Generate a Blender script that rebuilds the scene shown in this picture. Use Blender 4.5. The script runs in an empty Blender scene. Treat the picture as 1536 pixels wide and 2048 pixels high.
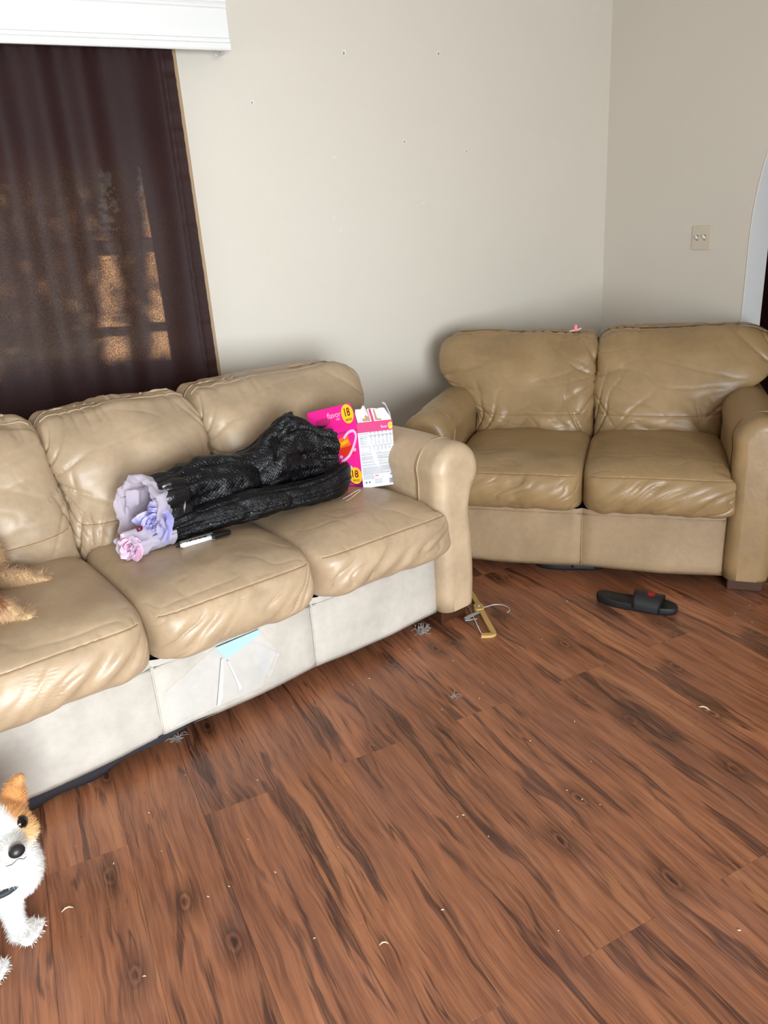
import bpy, bmesh, math, random
import numpy as np
from mathutils import Vector, Matrix
R = math.radians
random.seed(7); rng = np.random.default_rng(7)
col = bpy.context.scene.collection
sc = bpy.context.scene

# ------------------------------------------------------------------ camera
FPX, PITCH, ROLL, CH = 1500.0, R(20.6), R(4.0), 1.45
fw = Vector((0, math.cos(PITCH), -math.sin(PITCH))); up0 = Vector((0, math.sin(PITCH), math.cos(PITCH))); r0 = Vector((1, 0, 0))
cr = math.cos(ROLL) * r0 - math.sin(ROLL) * up0
cu = math.sin(ROLL) * r0 + math.cos(ROLL) * up0
cd = bpy.data.cameras.new('camera'); cam = bpy.data.objects.new('camera', cd); col.objects.link(cam)
m = Matrix((cr, cu, -fw)).transposed().to_4x4(); m.translation = Vector((0, 0, CH)); cam.matrix_world = m
cd.sensor_fit = 'VERTICAL'; cd.sensor_height = 36; cd.sensor_width = 27; cd.lens = FPX / 2048 * 36; cd.clip_start = .02
sc.camera = cam

# ------------------------------------------------------------------ room frame
P0 = Vector((1.371, 4.55, 0)); AW = R(25.2)
d1 = Vector((math.cos(AW), math.sin(AW), 0)); d2 = Vector((math.sin(AW), -math.cos(AW), 0))
def RM(u, v, z=0):                       # room coordinates: u leftwards along the window wall, v away from it
    return P0 - d1 * u + d2 * v + Vector((0, 0, z))
RU, RV, RH = 5.2, 5.6, 2.6

# ------------------------------------------------------------------ world, sun, windows' daylight, exposure
w = bpy.data.worlds.new('world'); sc.world = w; w.use_nodes = True
nt = w.node_tree; nt.nodes.clear()
sky = nt.nodes.new('ShaderNodeTexSky'); sky.sky_type = 'NISHITA'
sky.sun_disc = False; sky.sun_elevation = R(40); sky.sun_rotation = R(200)
bg = nt.nodes.new('ShaderNodeBackground'); bg.inputs['Strength'].default_value = 1.3
wo = nt.nodes.new('ShaderNodeOutputWorld')
nt.links.new(sky.outputs[0], bg.inputs[0]); nt.links.new(bg.outputs[0], wo.inputs[0])
sl = bpy.data.lights.new('sun', 'SUN'); sl.energy = 30; sl.angle = R(2.5); sl.color = (1, .93, .8)
so = bpy.data.objects.new('sun', sl); col.objects.link(so)
sdir = (d1 * -.15 + d2 * .8 + Vector((0, 0, -.3))).normalized()   # light travels into the room through the curtained window
so.rotation_euler = sdir.to_track_quat('-Z', 'Y').to_euler()
def area(name, u, v, z, sx, sz, aim, power, colr):
    l = bpy.data.lights.new(name, 'AREA'); l.shape = 'RECTANGLE'; l.size = sx; l.size_y = sz; l.energy = power; l.color = colr
    o = bpy.data.objects.new(name, l); col.objects.link(o); o.location = RM(u, v, z)
    o.rotation_euler = aim.to_track_quat('-Z', 'Y').to_euler(); return o
area('patio_door_daylight', 3.0, RV - .02, 1.05, 1.7, 1.9, -d2, 112, (.85, .93, 1.0)).data.spread = R(115)
area('small_window_daylight', .9, RV - .02, 1.5, .9, 1.0, -d2, 5, (.86, .92, 1.0))
area('side_window_daylight', RU - .02, .95, 1.2, 1.2, 1.4, d1, 17, (.80, .91, 1.0))
sc.view_settings.view_transform = 'Standard'; sc.view_settings.look = 'None'
sc.view_settings.gamma = 1; sc.view_settings.use_curve_mapping = False; sc.view_settings.exposure = .30

# ------------------------------------------------------------------ helpers
def hx(r, g, b):
    f = lambda c: (c / 255 / 12.92) if c / 255 < .04045 else ((c / 255 + .055) / 1.055) ** 2.4
    return (f(r), f(g), f(b), 1)
class N:
    def __init__(s, name):
        s.m = bpy.data.materials.new(name); s.m.use_nodes = True; s.t = s.m.node_tree
        s.b = s.t.nodes['Principled BSDF']; s.out = s.t.nodes['Material Output']
    def n(s, ty, **k):
        nd = s.t.nodes.new('ShaderNode' + ty)
        for a, v in k.items():
            if a in nd.inputs: nd.inputs[a].default_value = v
            else: setattr(nd, a, v)
        return nd
    def l(s, a, b): s.t.links.new(a, b)
    def set(s, **k):
        for a, v in k.items(): s.b.inputs[a.replace('_', ' ')].default_value = v
        return s
    def coord(s, kind='Object', scale=(1, 1, 1), add=None):
        tc = s.n('TexCoord'); mp = s.n('Mapping'); s.l(tc.outputs[kind], mp.inputs[0]); mp.inputs['Scale'].default_value = scale
        if add is not None: s.l(add, mp.inputs['Location'])
        return mp.outputs[0]
    def noise(s, vec, scale, detail=4, rough=.5, dist=0):
        n = s.n('TexNoise'); n.inputs['Scale'].default_value = scale; n.inputs['Detail'].default_value = detail
        n.inputs['Roughness'].default_value = rough; n.inputs['Distortion'].default_value = dist; s.l(vec, n.inputs['Vector']); return n
    def ramp(s, fac, stops):
        r = s.n('ValToRGB'); e = r.color_ramp.elements
        while len(e) < len(stops): e.new(.5)
        for i, (p, c) in enumerate(stops): e[i].position = p; e[i].color = c
        s.l(fac, r.inputs[0]); return r.outputs[0]
    def mix(s, fac, a, b, mode='MIX'):
        x = s.n('Mix'); x.data_type = 'RGBA'; x.blend_type = mode
        for v, i in ((fac, x.inputs[0]), (a, x.inputs[6]), (b, x.inputs[7])):
            if hasattr(v, 'links'): s.l(v, i)
            else: i.default_value = v
        return x.outputs[2]
    def bump(s, h, strength, dist=.002, prev=None):
        b = s.n('Bump'); b.inputs['Strength'].default_value = strength; b.inputs['Distance'].default_value = dist
        s.l(h, b.inputs['Height'])
        if prev is not None: s.l(prev, b.inputs['Normal'])
        s.l(b.outputs[0], s.b.inputs['Normal']); return b.outputs[0]
def simple(name, c, rough=.5, var=.9, **k):
    x = N(name).set(Base_Color=c, Roughness=rough, **k)
    if len(k) == 0 or True:
        v = x.coord(); n = x.noise(v, 60, 3); x.l(x.mix(n.outputs[0], tuple(a * var for a in c[:3]) + (1,), c), x.b.inputs['Base Color'])
    return x.m
G4 = lambda v: (v, v, v, 1)

def mesh_obj(name, verts, faces, mat=None, parent=None, smooth=True, uv=None):
    me = bpy.data.meshes.new(name)
    me.from_pydata([tuple(map(float, v)) for v in verts], [], [tuple(map(int, f)) for f in faces]); me.update()
    if smooth: me.shade_smooth()
    if mat:
        for mm in (mat if isinstance(mat, list) else [mat]): me.materials.append(mm)
    if uv is not None:
        l = me.uv_layers.new(name='UVMap'); idx = np.empty(len(me.loops), dtype=np.int32); me.loops.foreach_get('vertex_index', idx)
        l.data.foreach_set('uv', np.asarray(uv, dtype=np.float32)[idx].ravel())
    o = bpy.data.objects.new(name, me); col.objects.link(o)
    if parent: o.parent = parent
    return o
def bm_obj(name, bm, mat=None, parent=None, smooth=False, bevel=0, seg=2):
    me = bpy.data.meshes.new(name)
    if bevel: bmesh.ops.bevel(bm, geom=list(bm.edges), offset=bevel, segments=seg, profile=.7, affect='EDGES', clamp_overlap=True)
    bmesh.ops.recalc_face_normals(bm, faces=bm.faces); bm.to_mesh(me); bm.free()
    if smooth: me.shade_smooth()
    if mat: me.materials.append(mat)
    o = bpy.data.objects.new(name, me); col.objects.link(o)
    if parent: o.parent = parent
    return o
def box(bm, x0, x1, y0, y1, z0, z1, fn=None):
    vs = [bm.verts.new(fn(x, y, z) if fn else (x, y, z)) for z in (z0, z1) for y in (y0, y1) for x in (x0, x1)]
    for f in ((0, 2, 3, 1), (4, 5, 7, 6), (0, 1, 5, 4), (2, 6, 7, 3), (0, 4, 6, 2), (1, 3, 7, 5)): bm.faces.new([vs[i] for i in f])
def tube(pts, r, seg=8, closed=False, caps=True):
    pts = [Vector(p) for p in pts]; n = len(pts); V = []; F = []
    t0 = (pts[1] - pts[0]).normalized(); nrm = t0.orthogonal().normalized()
    for i, p in enumerate(pts):
        a = pts[(i - 1) % n] if (closed or i > 0) else p; b = pts[(i + 1) % n] if (closed or i < n - 1) else p
        t = (b - a).normalized(); nrm = (nrm - t * nrm.dot(t)).normalized(); bi = t.cross(nrm)
        rr = r[i] if hasattr(r, '__len__') else r
        for k in range(seg):
            an = 2 * math.pi * k / seg; V.append(p + nrm * math.cos(an) * rr + bi * math.sin(an) * rr)
    m_ = n if closed else n - 1
    for i in range(m_):
        for k in range(seg):
            a = i * seg + k; b = i * seg + (k + 1) % seg; j = ((i + 1) % n) * seg
            F.append((a, b, j + (k + 1) % seg, j + k))
    if caps and not closed: F.append(tuple(range(seg))[::-1]); F.append(tuple((n - 1) * seg + k for k in range(seg)))
    return V, F
def join_geo(parts):
    V = []; F = []
    for v, f in parts:
        o = len(V); V += list(v); F += [tuple(i + o for i in q) for q in f]
    return V, F
def spline(pts, n=8):
    out = []; P = [Vector(p) for p in pts]
    for i in range(len(P) - 1):
        a = P[max(i - 1, 0)]; b = P[i]; c = P[i + 1]; d = P[min(i + 2, len(P) - 1)]
        for k in range(n):
            t = k / n; out.append(.5 * ((2 * b) + (c - a) * t + (2 * a - 5 * b + 4 * c - d) * t * t + (3 * b - a - 3 * c + d) * t ** 3))
    out.append(P[-1]); return out
def empty(name, loc, rz, label, cat, group=None):
    o = bpy.data.objects.new(name, None); col.objects.link(o); o.location = loc; o.rotation_euler = (0, 0, rz); o.empty_display_size = .1
    return tag(o, label, cat, group)
def tag(o, label, cat, group=None):
    o['label'] = label; o['category'] = cat
    if group: o['group'] = group
    return o
def struct(o): o['kind'] = 'structure'; return o
def ss(a, b, x): t = np.clip((x - a) / (b - a), 0, 1); return t * t * (3 - 2 * t)
def hsh(i, j, k, s):
    n = (i.astype(np.int64) * 73856093) ^ (j.astype(np.int64) * 19349663) ^ (k.astype(np.int64) * 83492791) ^ (s * 2654435761)
    n = (n ^ (n >> 13)) * 1274126177 & 0x7fffffff
    return ((n >> 8) & 0xffff) / 32767.5 - 1
def vn(p, s=0):                           # smooth value noise in [-1,1]
    p = np.asarray(p, float); i = np.floor(p); f = p - i; f = f * f * f * (f * (f * 6 - 15) + 10); i = i.astype(np.int64)
    r = 0
    for a in (0, 1):
        for b in (0, 1):
            for c in (0, 1):
                wgt = (f[..., 0] if a else 1 - f[..., 0]) * (f[..., 1] if b else 1 - f[..., 1]) * (f[..., 2] if c else 1 - f[..., 2])
                r = r + wgt * hsh(i[..., 0] + a, i[..., 1] + b, i[..., 2] + c, s)
    return r
def vnc(*a, s=0): return vn(np.stack(np.broadcast_arrays(*a), -1), s)
def ridge(n, k=6): return np.exp(-np.abs(n) * k)

# ------------------------------------------------------------------ materials
def leather(name, c, rough=.42, seed=0., wear=.12):
    x = N(name); v = x.coord()
    a = x.noise(v, 5, 4, .6); b = x.noise(v, 40, 3)
    c2 = tuple(q * .78 for q in c[:3]) + (1,); c3 = tuple(min(1, q * 1.12) for q in c[:3]) + (1,)
    cc = x.mix(x.ramp(a.outputs[0], [(.35, G4(0)), (.7, G4(1))]), c2, c3); cc = x.mix(.25, cc, x.mix(b.outputs[0], c2, c3))
    x.l(cc, x.b.inputs['Base Color'])
    rr = x.n('MapRange'); x.l(a.outputs[0], rr.inputs[0]); rr.inputs[3].default_value = rough - .1; rr.inputs[4].default_value = rough + .14
    x.l(rr.outputs[0], x.b.inputs['Roughness'])
    vo = x.n('TexVoronoi'); vo.inputs['Scale'].default_value = 420; vo.feature = 'DISTANCE_TO_EDGE'; x.l(v, vo.inputs[0])
    p = x.bump(vo.outputs[0], .10, .001)
    w1_ = x.noise(v, 22, 5, .62, 1.2); w2_ = x.ramp(w1_.outputs[0], [(.0, G4(1)), (.46, G4(.9)), (.5, G4(.3)), (.54, G4(.9)), (1, G4(1))])
    p = x.bump(w2_, .10, .003, p)
    x.bump(x.noise(v, 9, 3).outputs[0], .35, .01, p)
    x.set(Specular_IOR_Level=.5); return x.m
M = {}
M['leather_seat'] = leather('leather_seat', hx(176, 151, 121), .36)
M['leather_back'] = leather('leather_back', hx(172, 148, 119), .38)
M['leather_arm'] = leather('leather_arm', hx(188, 163, 132), .38)
M['vinyl_base'] = leather('vinyl_base', hx(194, 186, 174), .42)
M['leather_love'] = leather('leather_love', hx(150, 122, 84), .36)
M['leather_love_base'] = leather('leather_love_base', hx(164, 138, 106), .45)
M['stitch'] = simple('stitch', hx(138, 100, 62), .7)
M['dark_wood'] = simple('dark_wood', hx(70, 38, 20), .45)
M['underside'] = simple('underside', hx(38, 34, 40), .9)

def mat_wood():
    x = N('laminate_wood'); oi = x.n('ObjectInfo')
    cm = x.n('CombineXYZ')
    mu = x.n('Math', operation='MULTIPLY'); mu.inputs[1].default_value = 37.0; x.l(oi.outputs['Random'], mu.inputs[0])
    mu2 = x.n('Math', operation='MULTIPLY'); mu2.inputs[1].default_value = 91.0; x.l(oi.outputs['Random'], mu2.inputs[0])
    x.l(mu.outputs[0], cm.inputs[0]); x.l(mu2.outputs[0], cm.inputs[1])
    def co(sc_): return x.coord('Object', sc_, cm.outputs[0])
    # object x = across, y = along the plank
    warp = x.noise(co((1.0, 1.0, 1)), 2.6, 3, .5)
    wv = x.n('VectorMath', operation='MULTIPLY_ADD'); wv.inputs[1].default_value = (.05, 0, 0)
    x.l(warp.outputs['Color'], wv.inputs[0]); x.l(co((1, 1, 1)), wv.inputs[2])
    def st(sx, sy):
        mp = x.n('Mapping'); mp.inputs['Scale'].default_value = (sx, sy, 1); x.l(wv.outputs[0], mp.inputs[0]); return mp.outputs[0]
    g1 = x.noise(st(10, .9), 1.0, 5, .6, .7)           # broad bands
    g2 = x.noise(st(60, 3.0), 1.0, 5, .6, .4)            # fine grain
    g3 = x.noise(st(16, 1.5), 1.0, 3, .55, 1.0)          # dark streaks
    g4 = x.noise(st(230, 8), 1.0, 2, .5)
    c = x.ramp(g1.outputs[0], [(.28, hx(110, 69, 51)), (.43, hx(142, 90, 63)), (.55, hx(160, 102, 70)), (.72, hx(184, 126, 88))])
    c = x.mix(x.ramp(g2.outputs[0], [(.36, G4(.7)), (.56, G4(0))]), c, hx(100, 58, 41))
    c = x.mix(x.ramp(g3.outputs[0], [(.575, G4(0)), (.62, G4(.75)), (.8, G4(.95))]), c, hx(62, 36, 30))
    # thin dark cracks
    cr_ = x.noise(st(24, 1.2), 1.0, 2, .5, .3)
    c = x.mix(x.ramp(cr_.outputs[0], [(.485, G4(0)), (.497, G4(.75)), (.503, G4(.75)), (.515, G4(0))]), c,
              x.mix(x.ramp(x.noise(co((3, 1.5, 1)), 1.7, 1).outputs[0], [(.5, G4(0)), (.6, G4(1))]), c, hx(44, 22, 14)))
    # knots
    vo = x.n('TexVoronoi'); vo.inputs['Scale'].default_value = 1.0; vo.inputs['Randomness'].default_value = .9; vo.voronoi_dimensions = '2D'
    mpk = x.n('Mapping'); mpk.inputs['Scale'].default_value = (5.2, 2.6, 1); x.l(wv.outputs[0], mpk.inputs[0]); x.l(mpk.outputs[0], vo.inputs[0])
    kd = x.n('Math', operation='MULTIPLY_ADD'); x.l(g2.outputs[0], kd.inputs[0]); kd.inputs[1].default_value = .09; x.l(vo.outputs['Distance'], kd.inputs[2])
    sp = x.n('SeparateColor'); x.l(vo.outputs['Color'], sp.inputs[0])
    on = x.ramp(sp.outputs[0], [(.42, G4(0)), (.43, G4(1))])
    kr = x.ramp(kd.outputs[0], [(.07, G4(1)), (.10, G4(.25)), (.125, G4(.8)), (.15, G4(.55)), (.30, G4(0))])
    c = x.mix(x.mix(1, kr, on, 'MULTIPLY'), c, hx(52, 26, 16))
    tint = x.ramp(oi.outputs['Random'], [(0, G4(.86)), (.5, G4(.98)), (1, G4(1.12))])
    c = x.mix(1, c, tint, 'MULTIPLY')
    c = x.mix(x.ramp(g4.outputs[0], [(.45, G4(0)), (.7, G4(.4))]), c, hx(180, 122, 86))
    du = x.noise(x.coord('Object', (1, 1, 1), cm.outputs[0]), 3.2, 4, .6)
    c = x.mix(x.ramp(du.outputs[0], [(.5, G4(0)), (.8, G4(.16))]), c, hx(170, 130, 120))
    x.l(c, x.b.inputs['Base Color'])
    x.l(x.ramp(du.outputs[0], [(.3, G4(.24)), (.7, G4(.42))]), x.b.inputs['Roughness'])
    p = x.bump(g2.outputs[0], .15, .0015); x.bump(g3.outputs[0], .12, .003, p)
    x.set(Specular_IOR_Level=.45); return x.m
M['wood'] = mat_wood()
def mat_wall():
    x = N('painted_wall'); v = x.coord(); n = x.noise(v, 120, 3, .55); s_ = x.noise(v, .9, 3)
    x.l(x.mix(s_.outputs[0], hx(206, 197, 182), hx(213, 205, 192)), x.b.inputs['Base Color']); x.set(Roughness=.62)
    p = x.bump(n.outputs[0], .18, .0015); x.bump(x.noise(v, 22, 2).outputs[0], .1, .004, p); return x.m
M['wall'] = mat_wall()
M['white'] = simple('white_paint', hx(228, 227, 223), .35, .985)
M['ceiling'] = simple('ceiling_paint', hx(232, 230, 224), .8)
M['tan_trim'] = simple('tan_trim', hx(165, 135, 98), .5)
M['mahogany'] = simple('mahogany', hx(58, 20, 12), .4)

# ------------------------------------------------------------------ setting: floor of planks, walls, ceiling
sub = bmesh.new(); box(sub, -.4, RU + .2, -.2, RV + .2, -.06, -.009, lambda u, v, z: RM(u, v, z))
floor = struct(bm_obj('floor', sub, M['underside']))
e_ = d1; l_ = -d2
pm = bmesh.new(); box(pm, .0002, .1998, .0002, 1.6518, -.0088, 0)
bmesh.ops.bevel(pm, geom=[e for e in pm.edges if all(v.co.z > -.001 for v in e.verts)], offset=.0005, segments=1, affect='EDGES')
pme = bpy.data.meshes.new('plank'); bmesh.ops.recalc_face_normals(pm, faces=pm.faces); pm.to_mesh(pme); pm.free(); pme.materials.append(M['wood'])
pa = P0.dot(e_); pl = P0.dot(l_)          # corner in across/along coordinates
L_ = 1.652
for k in range(int(math.floor((pa - RU) / .2)) , int(math.ceil(pa / .2)) + 1):
    off = .874 if k % 2 == 0 else 1.70
    j = math.floor((pl - RV - off) / L_)
    while off + j * L_ < pl:
        y0 = off + j * L_
        o = bpy.data.objects.new('plank', pme); col.objects.link(o); o.parent = floor
        o.location = e_ * (k * .2) + l_ * y0; o.rotation_euler = (0, 0, AW)
        j += 1

wb = lambda bm, u0, u1, v0, v1, z0, z1: box(bm, u0, u1, v0, v1, z0, z1, lambda u, v, z: RM(u, v, z))
# window wall (v = 0), window opening u 2.49..3.95, z .98..1.79
WU0, WU1, WZ0, WZ1 = 2.49, 3.95, .98, 1.79
b = bmesh.new(); wb(b, -.12, WU0, -.14, 0, 0, RH); wb(b, WU1, RU + .12, -.14, 0, 0, RH); wb(b, WU0, WU1, -.14, 0, 0, WZ0); wb(b, WU0, WU1, -.14, 0, WZ1, RH)
wall_window = struct(bm_obj('wall_window', b, M['wall']))
# right wall (u = 0) with an arched opening
A0, A1, ASP, ATOP = .973, 1.873, 1.28, 2.10
b = bmesh.new()
wb(b, -.12, 0, 0, A0, 0, RH); wb(b, -.12, 0, A1, RV + .12, 0, RH)
na = 40
for i in range(na):
    t0, t1 = math.pi * i / na, math.pi * (i + 1) / na
    va = (A0 + A1) / 2 - math.cos(t0) * .45; vb = (A0 + A1) / 2 - math.cos(t1) * .45
    za = ASP + math.sin(t0) * (ATOP - ASP); zb = ASP + math.sin(t1) * (ATOP - ASP)
    vs = [b.verts.new(RM(u, v, z)) for (u, v, z) in ((0, va, za), (0, vb, zb), (0, vb, RH), (0, va, RH), (-.12, va, za), (-.12, vb, zb), (-.12, vb, RH), (-.12, va, RH))]
    for f in ((0, 1, 2, 3), (7, 6, 5, 4), (0, 4, 5, 1), (2, 6, 7, 3)): b.faces.new([vs[q] for q in f])
struct(bm_obj('wall_right', b, M['wall']))
# painted white lining of the arch
b = bmesh.new(); pr = [(A0, 0.0), (A0, ASP)]
for i in range(1, na): 
    t0 = math.pi * i / na; pr.append(((A0 + A1) / 2 - math.cos(t0) * .45, ASP + math.sin(t0) * (ATOP - ASP)))
pr += [(A1, ASP), (A1, 0.0)]
mid = (A0 + A1) / 2
rows = []
for (v, z) in pr:
    vi = v + (.006 if v < mid else -.006); zi = z - (.006 if z > ASP + .01 else 0)
    rows.append([b.verts.new(RM(u, q, zz)) for (u, q, zz) in ((.004, v, z), (.004, vi, zi), (-.124, vi, zi), (-.124, v, z))])
for a_, c_ in zip(rows, rows[1:]):
    for q in range(4): b.faces.new((a_[q], a_[(q + 1) % 4], c_[(q + 1) % 4], c_[q]))
struct(bm_obj('trim_1', b, M['white'], smooth=False))
# unseen walls: back wall with patio door and small window, left wall with side window
b = bmesh.new(); wb(b, -.12, RU + .12, RV, RV + .12, 0, RH); struct(bm_obj('wall_back', b, M['wall']))
b = bmesh.new(); wb(b, RU, RU + .12, 0, RV, 0, RH); struct(bm_obj('wall_left', b, M['wall']))
b = bmesh.new(); wb(b, -1.5, RU + .12, -.14, RV + .12, RH, RH + .1); struct(bm_obj('ceiling', b, M['ceiling']))
# hallway beyond the arch
b = bmesh.new(); wb(b, -1.5, -1.4, -.14, RV, 0, RH); wb(b, -1.4, -.12, -.14, -.02, 0, RH); wb(b, -1.4, -.12, 3.4, 3.5, 0, RH); wb(b, -1.5, -.12, -.14, 3.5, -.06, 0)
struct(bm_obj('wall_hallway', b, M['mahogany']))
d_ = bmesh.new(); wb(d_, -1.39, -1.35, .25, 1.15, 0.01, 2.05)
dr = struct(bm_obj('door_1', d_, M['mahogany'], bevel=.004))
for (v0, z0, z1) in ((.33, .2, .9), (.75, .2, .9), (.33, 1.05, 1.9), (.75, 1.05, 1.9)):
    q = bmesh.new(); wb(q, -1.355, -1.342, v0, v0 + .32, z0, z1); bm_obj('door_panel', q, M['mahogany'], dr, bevel=.006)
# baseboards
b = bmesh.new(); wb(b, .0, RU, 0, .012, 0, .085); struct(bm_obj('baseboard_window', b, M['white'], bevel=.003))
b = bmesh.new(); wb(b, 0, .012, .013, A0 - .01, 0, .085); struct(bm_obj('baseboard_right', b, M['white'], bevel=.003))

# window with bars and panes
b = bmesh.new(); wb(b, WU0, WU1, -.11, -.06, WZ0, WZ0 + .03); wb(b, WU0, WU1, -.11, -.06, WZ1 - .02, WZ1); wb(b, WU0, WU0 + .02, -.11, -.06, WZ0 + .03, WZ1 - .02); wb(b, WU1 - .03, WU1, -.11, -.06, WZ0 + .03, WZ1 - .02)
win = struct(bm_obj('window_1', b, M['dark_wood']))
for z0, z1 in ((1.48, 1.52), (1.15, 1.172)):
    q = bmesh.new(); wb(q, WU0 + .02, WU1 - .03, -.10, -.05, z0, z1); bm_obj('glazing_bar', q, M['dark_wood'], win)
gl = N('window_glass'); gl.set(Roughness=.02, Base_Color=(.9, .95, .93, 1))
_t = gl.n('BsdfTransparent'); _g = gl.n('MixShader'); _g.inputs[0].default_value = .9; gl.l(gl.b.outputs[0], _g.inputs[1]); gl.l(_t.outputs[0], _g.inputs[2]); gl.l(_g.outputs[0], gl.out.inputs[0])
for z0, z1 in ((WZ0 + .03, 1.15), (1.172, 1.48), (1.52, WZ1 - .02)):
    q = bmesh.new(); wb(q, WU0 + .02, WU1 - .03, -.082, -.078, z0, z1); bm_obj('pane', q, gl.m, win)
b = bmesh.new()
wb(b, 2.316, 2.336, .001, .014, .62, 2.26); wb(b, 2.336, 2.37, .001, .014, .62, .66); wb(b, 2.336, 4.1, .001, .014, 2.22, 2.26)
struct(bm_obj('trim_2', b, M['tan_trim'], bevel=.003))
# outside: ground and an added leaf screen, seen only faintly through the cloth
b = bmesh.new(); wb(b, -6, 14, -14, -.2, -.4, -.35); struct(bm_obj('ground_outside', b, simple('lawn', hx(88, 96, 52), .9)))

# leaf screen added outside: its ragged gaps shape the sun streaks on the curtain
hm = simple('added_screen_leaf', hx(70, 98, 44), .7); rdh = np.random.default_rng(3); V = []; F = []
sv, su_, sz_ = .8, .15, -.3
while len(F) < 20000:
    cu2, cz2, dv = rdh.uniform(2.2, 4.2), rdh.uniform(.7, 2.1), rdh.uniform(.85, 1.15)     # where its shadow falls on the curtain
    g1 = abs(cu2 - (2.735 - .10 * (cz2 - 1.3))) < .030 + .035 * max(0, 1.5 - cz2) * 2 and 1.02 < cz2 < 1.52
    g2 = abs(cu2 - (2.535 - .06 * (cz2 - 1.3))) < .022 + .03 * max(0, 1.6 - cz2) * 2 and 1.0 < cz2 < 1.72
    if (g1 and rdh.random() > .10) or (g2 and rdh.random() > .05): continue
    c_ = RM(cu2 - su_ / sv * dv, -dv, cz2 - sz_ / sv * dv); a = Vector(rdh.normal(0, 1, 3)).normalized(); b2 = a.orthogonal().normalized(); n0 = len(V); q = .022
    V += [c_ + a * q * 1.3, c_ + b2 * q * .7, c_ - a * q * 1.3, c_ - b2 * q * .7]; F.append((n0, n0 + 1, n0 + 2, n0 + 3))
hd = mesh_obj('added_leaf_screen', V, F, hm); hd['kind'] = 'stuff'; tag(hd, 'green leaf screen added outside to break the sun into streaks on the maroon curtain', 'added_leaf_screen')

# curtain
def mat_curtain():
    x = N('curtain_cloth'); v = x.coord(); g = x.noise(v, 5, 3)
    x.l(x.mix(g.outputs[0], hx(34, 13, 13), hx(44, 17, 17)), x.b.inputs['Base Color']); x.set(Roughness=.55, Specular_IOR_Level=.2)
    wv = x.noise(v, 260, 3, .7); x.bump(wv.outputs[0], .15, .001)
    tr = x.n('BsdfTranslucent'); tr.inputs[0].default_value = hx(180, 140, 104)
    tp = x.n('BsdfTransparent')
    sp = x.ramp(wv.outputs[0], [(.46, G4(.10)), (.62, G4(.6))])
    m1 = x.n('MixShader'); x.l(x.mix(1, sp, G4(.35), 'MULTIPLY'), m1.inputs[0]); x.l(x.b.outputs[0], m1.inputs[1]); x.l(tr.outputs[0], m1.inputs[2])
    m2 = x.n('MixShader'); m2.inputs[0].default_value = .004; x.l(m1.outputs[0], m2.inputs[1]); x.l(tp.outputs[0], m2.inputs[2])
    x.l(m2.outputs[0], x.out.inputs[0]); return x.m
M['curtain'] = mat_curtain()
def curtain(u0, u1, name, label):
    nu, nz = 220, 90; U, Z = np.meshgrid(np.linspace(u0, u1, nu), np.linspace(.52, 2.27, nz))
    fz = (2.27 - Z)
    ph = U * 38 + 3.2 * vnc(U * 2.6, Z * .35, 0 * U, s=3) + .3 * fz * np.sin(U * 9)
    amp = .0065 * (1 - .3 * ss(0, 1.3, fz)) + .005 * vnc(U * 4, Z * .7, 0 * U, s=4)
    D = .045 + amp * np.sin(ph) + .006 * vnc(U * 9, Z * 2, 0 * U, s=5) + .004 * ss(.14, .0, fz) * np.sin(U * 150)
    h = ss(u0 + .06, u0 + .045, U); D = D * (1 - h) + h * (.046 + .0035 * np.sin(Z * 130 + 2 * np.sin(Z * 31)))
    D += .004 * ss(.008, 0, np.abs(U - u0 - .05))
    V = [RM(a, d, z) for a, d, z in zip(U.ravel(), D.ravel(), Z.ravel())]
    F = [(i * nu + j, i * nu + j + 1, (i + 1) * nu + j + 1, (i + 1) * nu + j) for i in range(nz - 1) for j in range(nu - 1)]
    o = mesh_obj(name, V, F, M['curtain']); return tag(o, label, 'curtain')
cu_o = curtain(2.338, 4.0, 'curtain', 'dark maroon window curtain with soft vertical folds hanging under the white cornice')
V, F = tube([RM(2.34, .045, 2.245), RM(3.3, .045, 2.245), RM(4.05, .045, 2.245)], .006, 8)
rod = mesh_obj('curtain_rod', V, F, M['dark_wood']); rod.parent = cu_o

# cornice box over the window: moulded front board
prof = [(.11, 2.172), (.122, 2.172), (.126, 2.178), (.126, 2.196), (.119, 2.202), (.122, 2.207), (.122, 2.213), (.116, 2.218), (.116, 2.318), (.122, 2.323), (.122, 2.330), (.118, 2.335), (.126, 2.341), (.126, 2.362), (.121, 2.368), (.11, 2.368)]
CO0, CO1 = 2.115, 4.3
corn = empty('window_cornice', RM((CO0 + CO1) / 2, 0, 2.172), 0, 'long white moulded cornice board above the maroon curtain', 'cornice')
def world_child(o, par): o.parent = par; o.matrix_parent_inverse = Matrix.LocRotScale(par.location, par.rotation_euler, None).inverted(); return o
b = bmesh.new(); rws = [[b.verts.new(RM(u, v, z)) for v, z in prof] for u in (CO0, CO1)]
n_ = len(prof)
for q in range(n_): b.faces.new((rws[0][q], rws[0][(q + 1) % n_], rws[1][(q + 1) % n_], rws[1][q]))
b.faces.new(rws[0][::-1]); b.faces.new(rws[1]); world_child(bm_obj('front_board', b, M['white']), corn)
b = bmesh.new(); wb(b, CO0 + .004, CO0 + .016, .001, .11, 2.18, 2.362); world_child(bm_obj('end_board', b, M['white']), corn)
b = bmesh.new(); wb(b, CO0 + .016, CO1, .001, .11, 2.352, 2.364); world_child(bm_obj('top_board', b, M['white']), corn)
V, F = tube(spline([RM(2.14, .1, 2.182), RM(2.14, .1, 2.165), RM(2.165, .1, 2.155), RM(2.178, .1, 2.163)]), .0025, 6)
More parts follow.
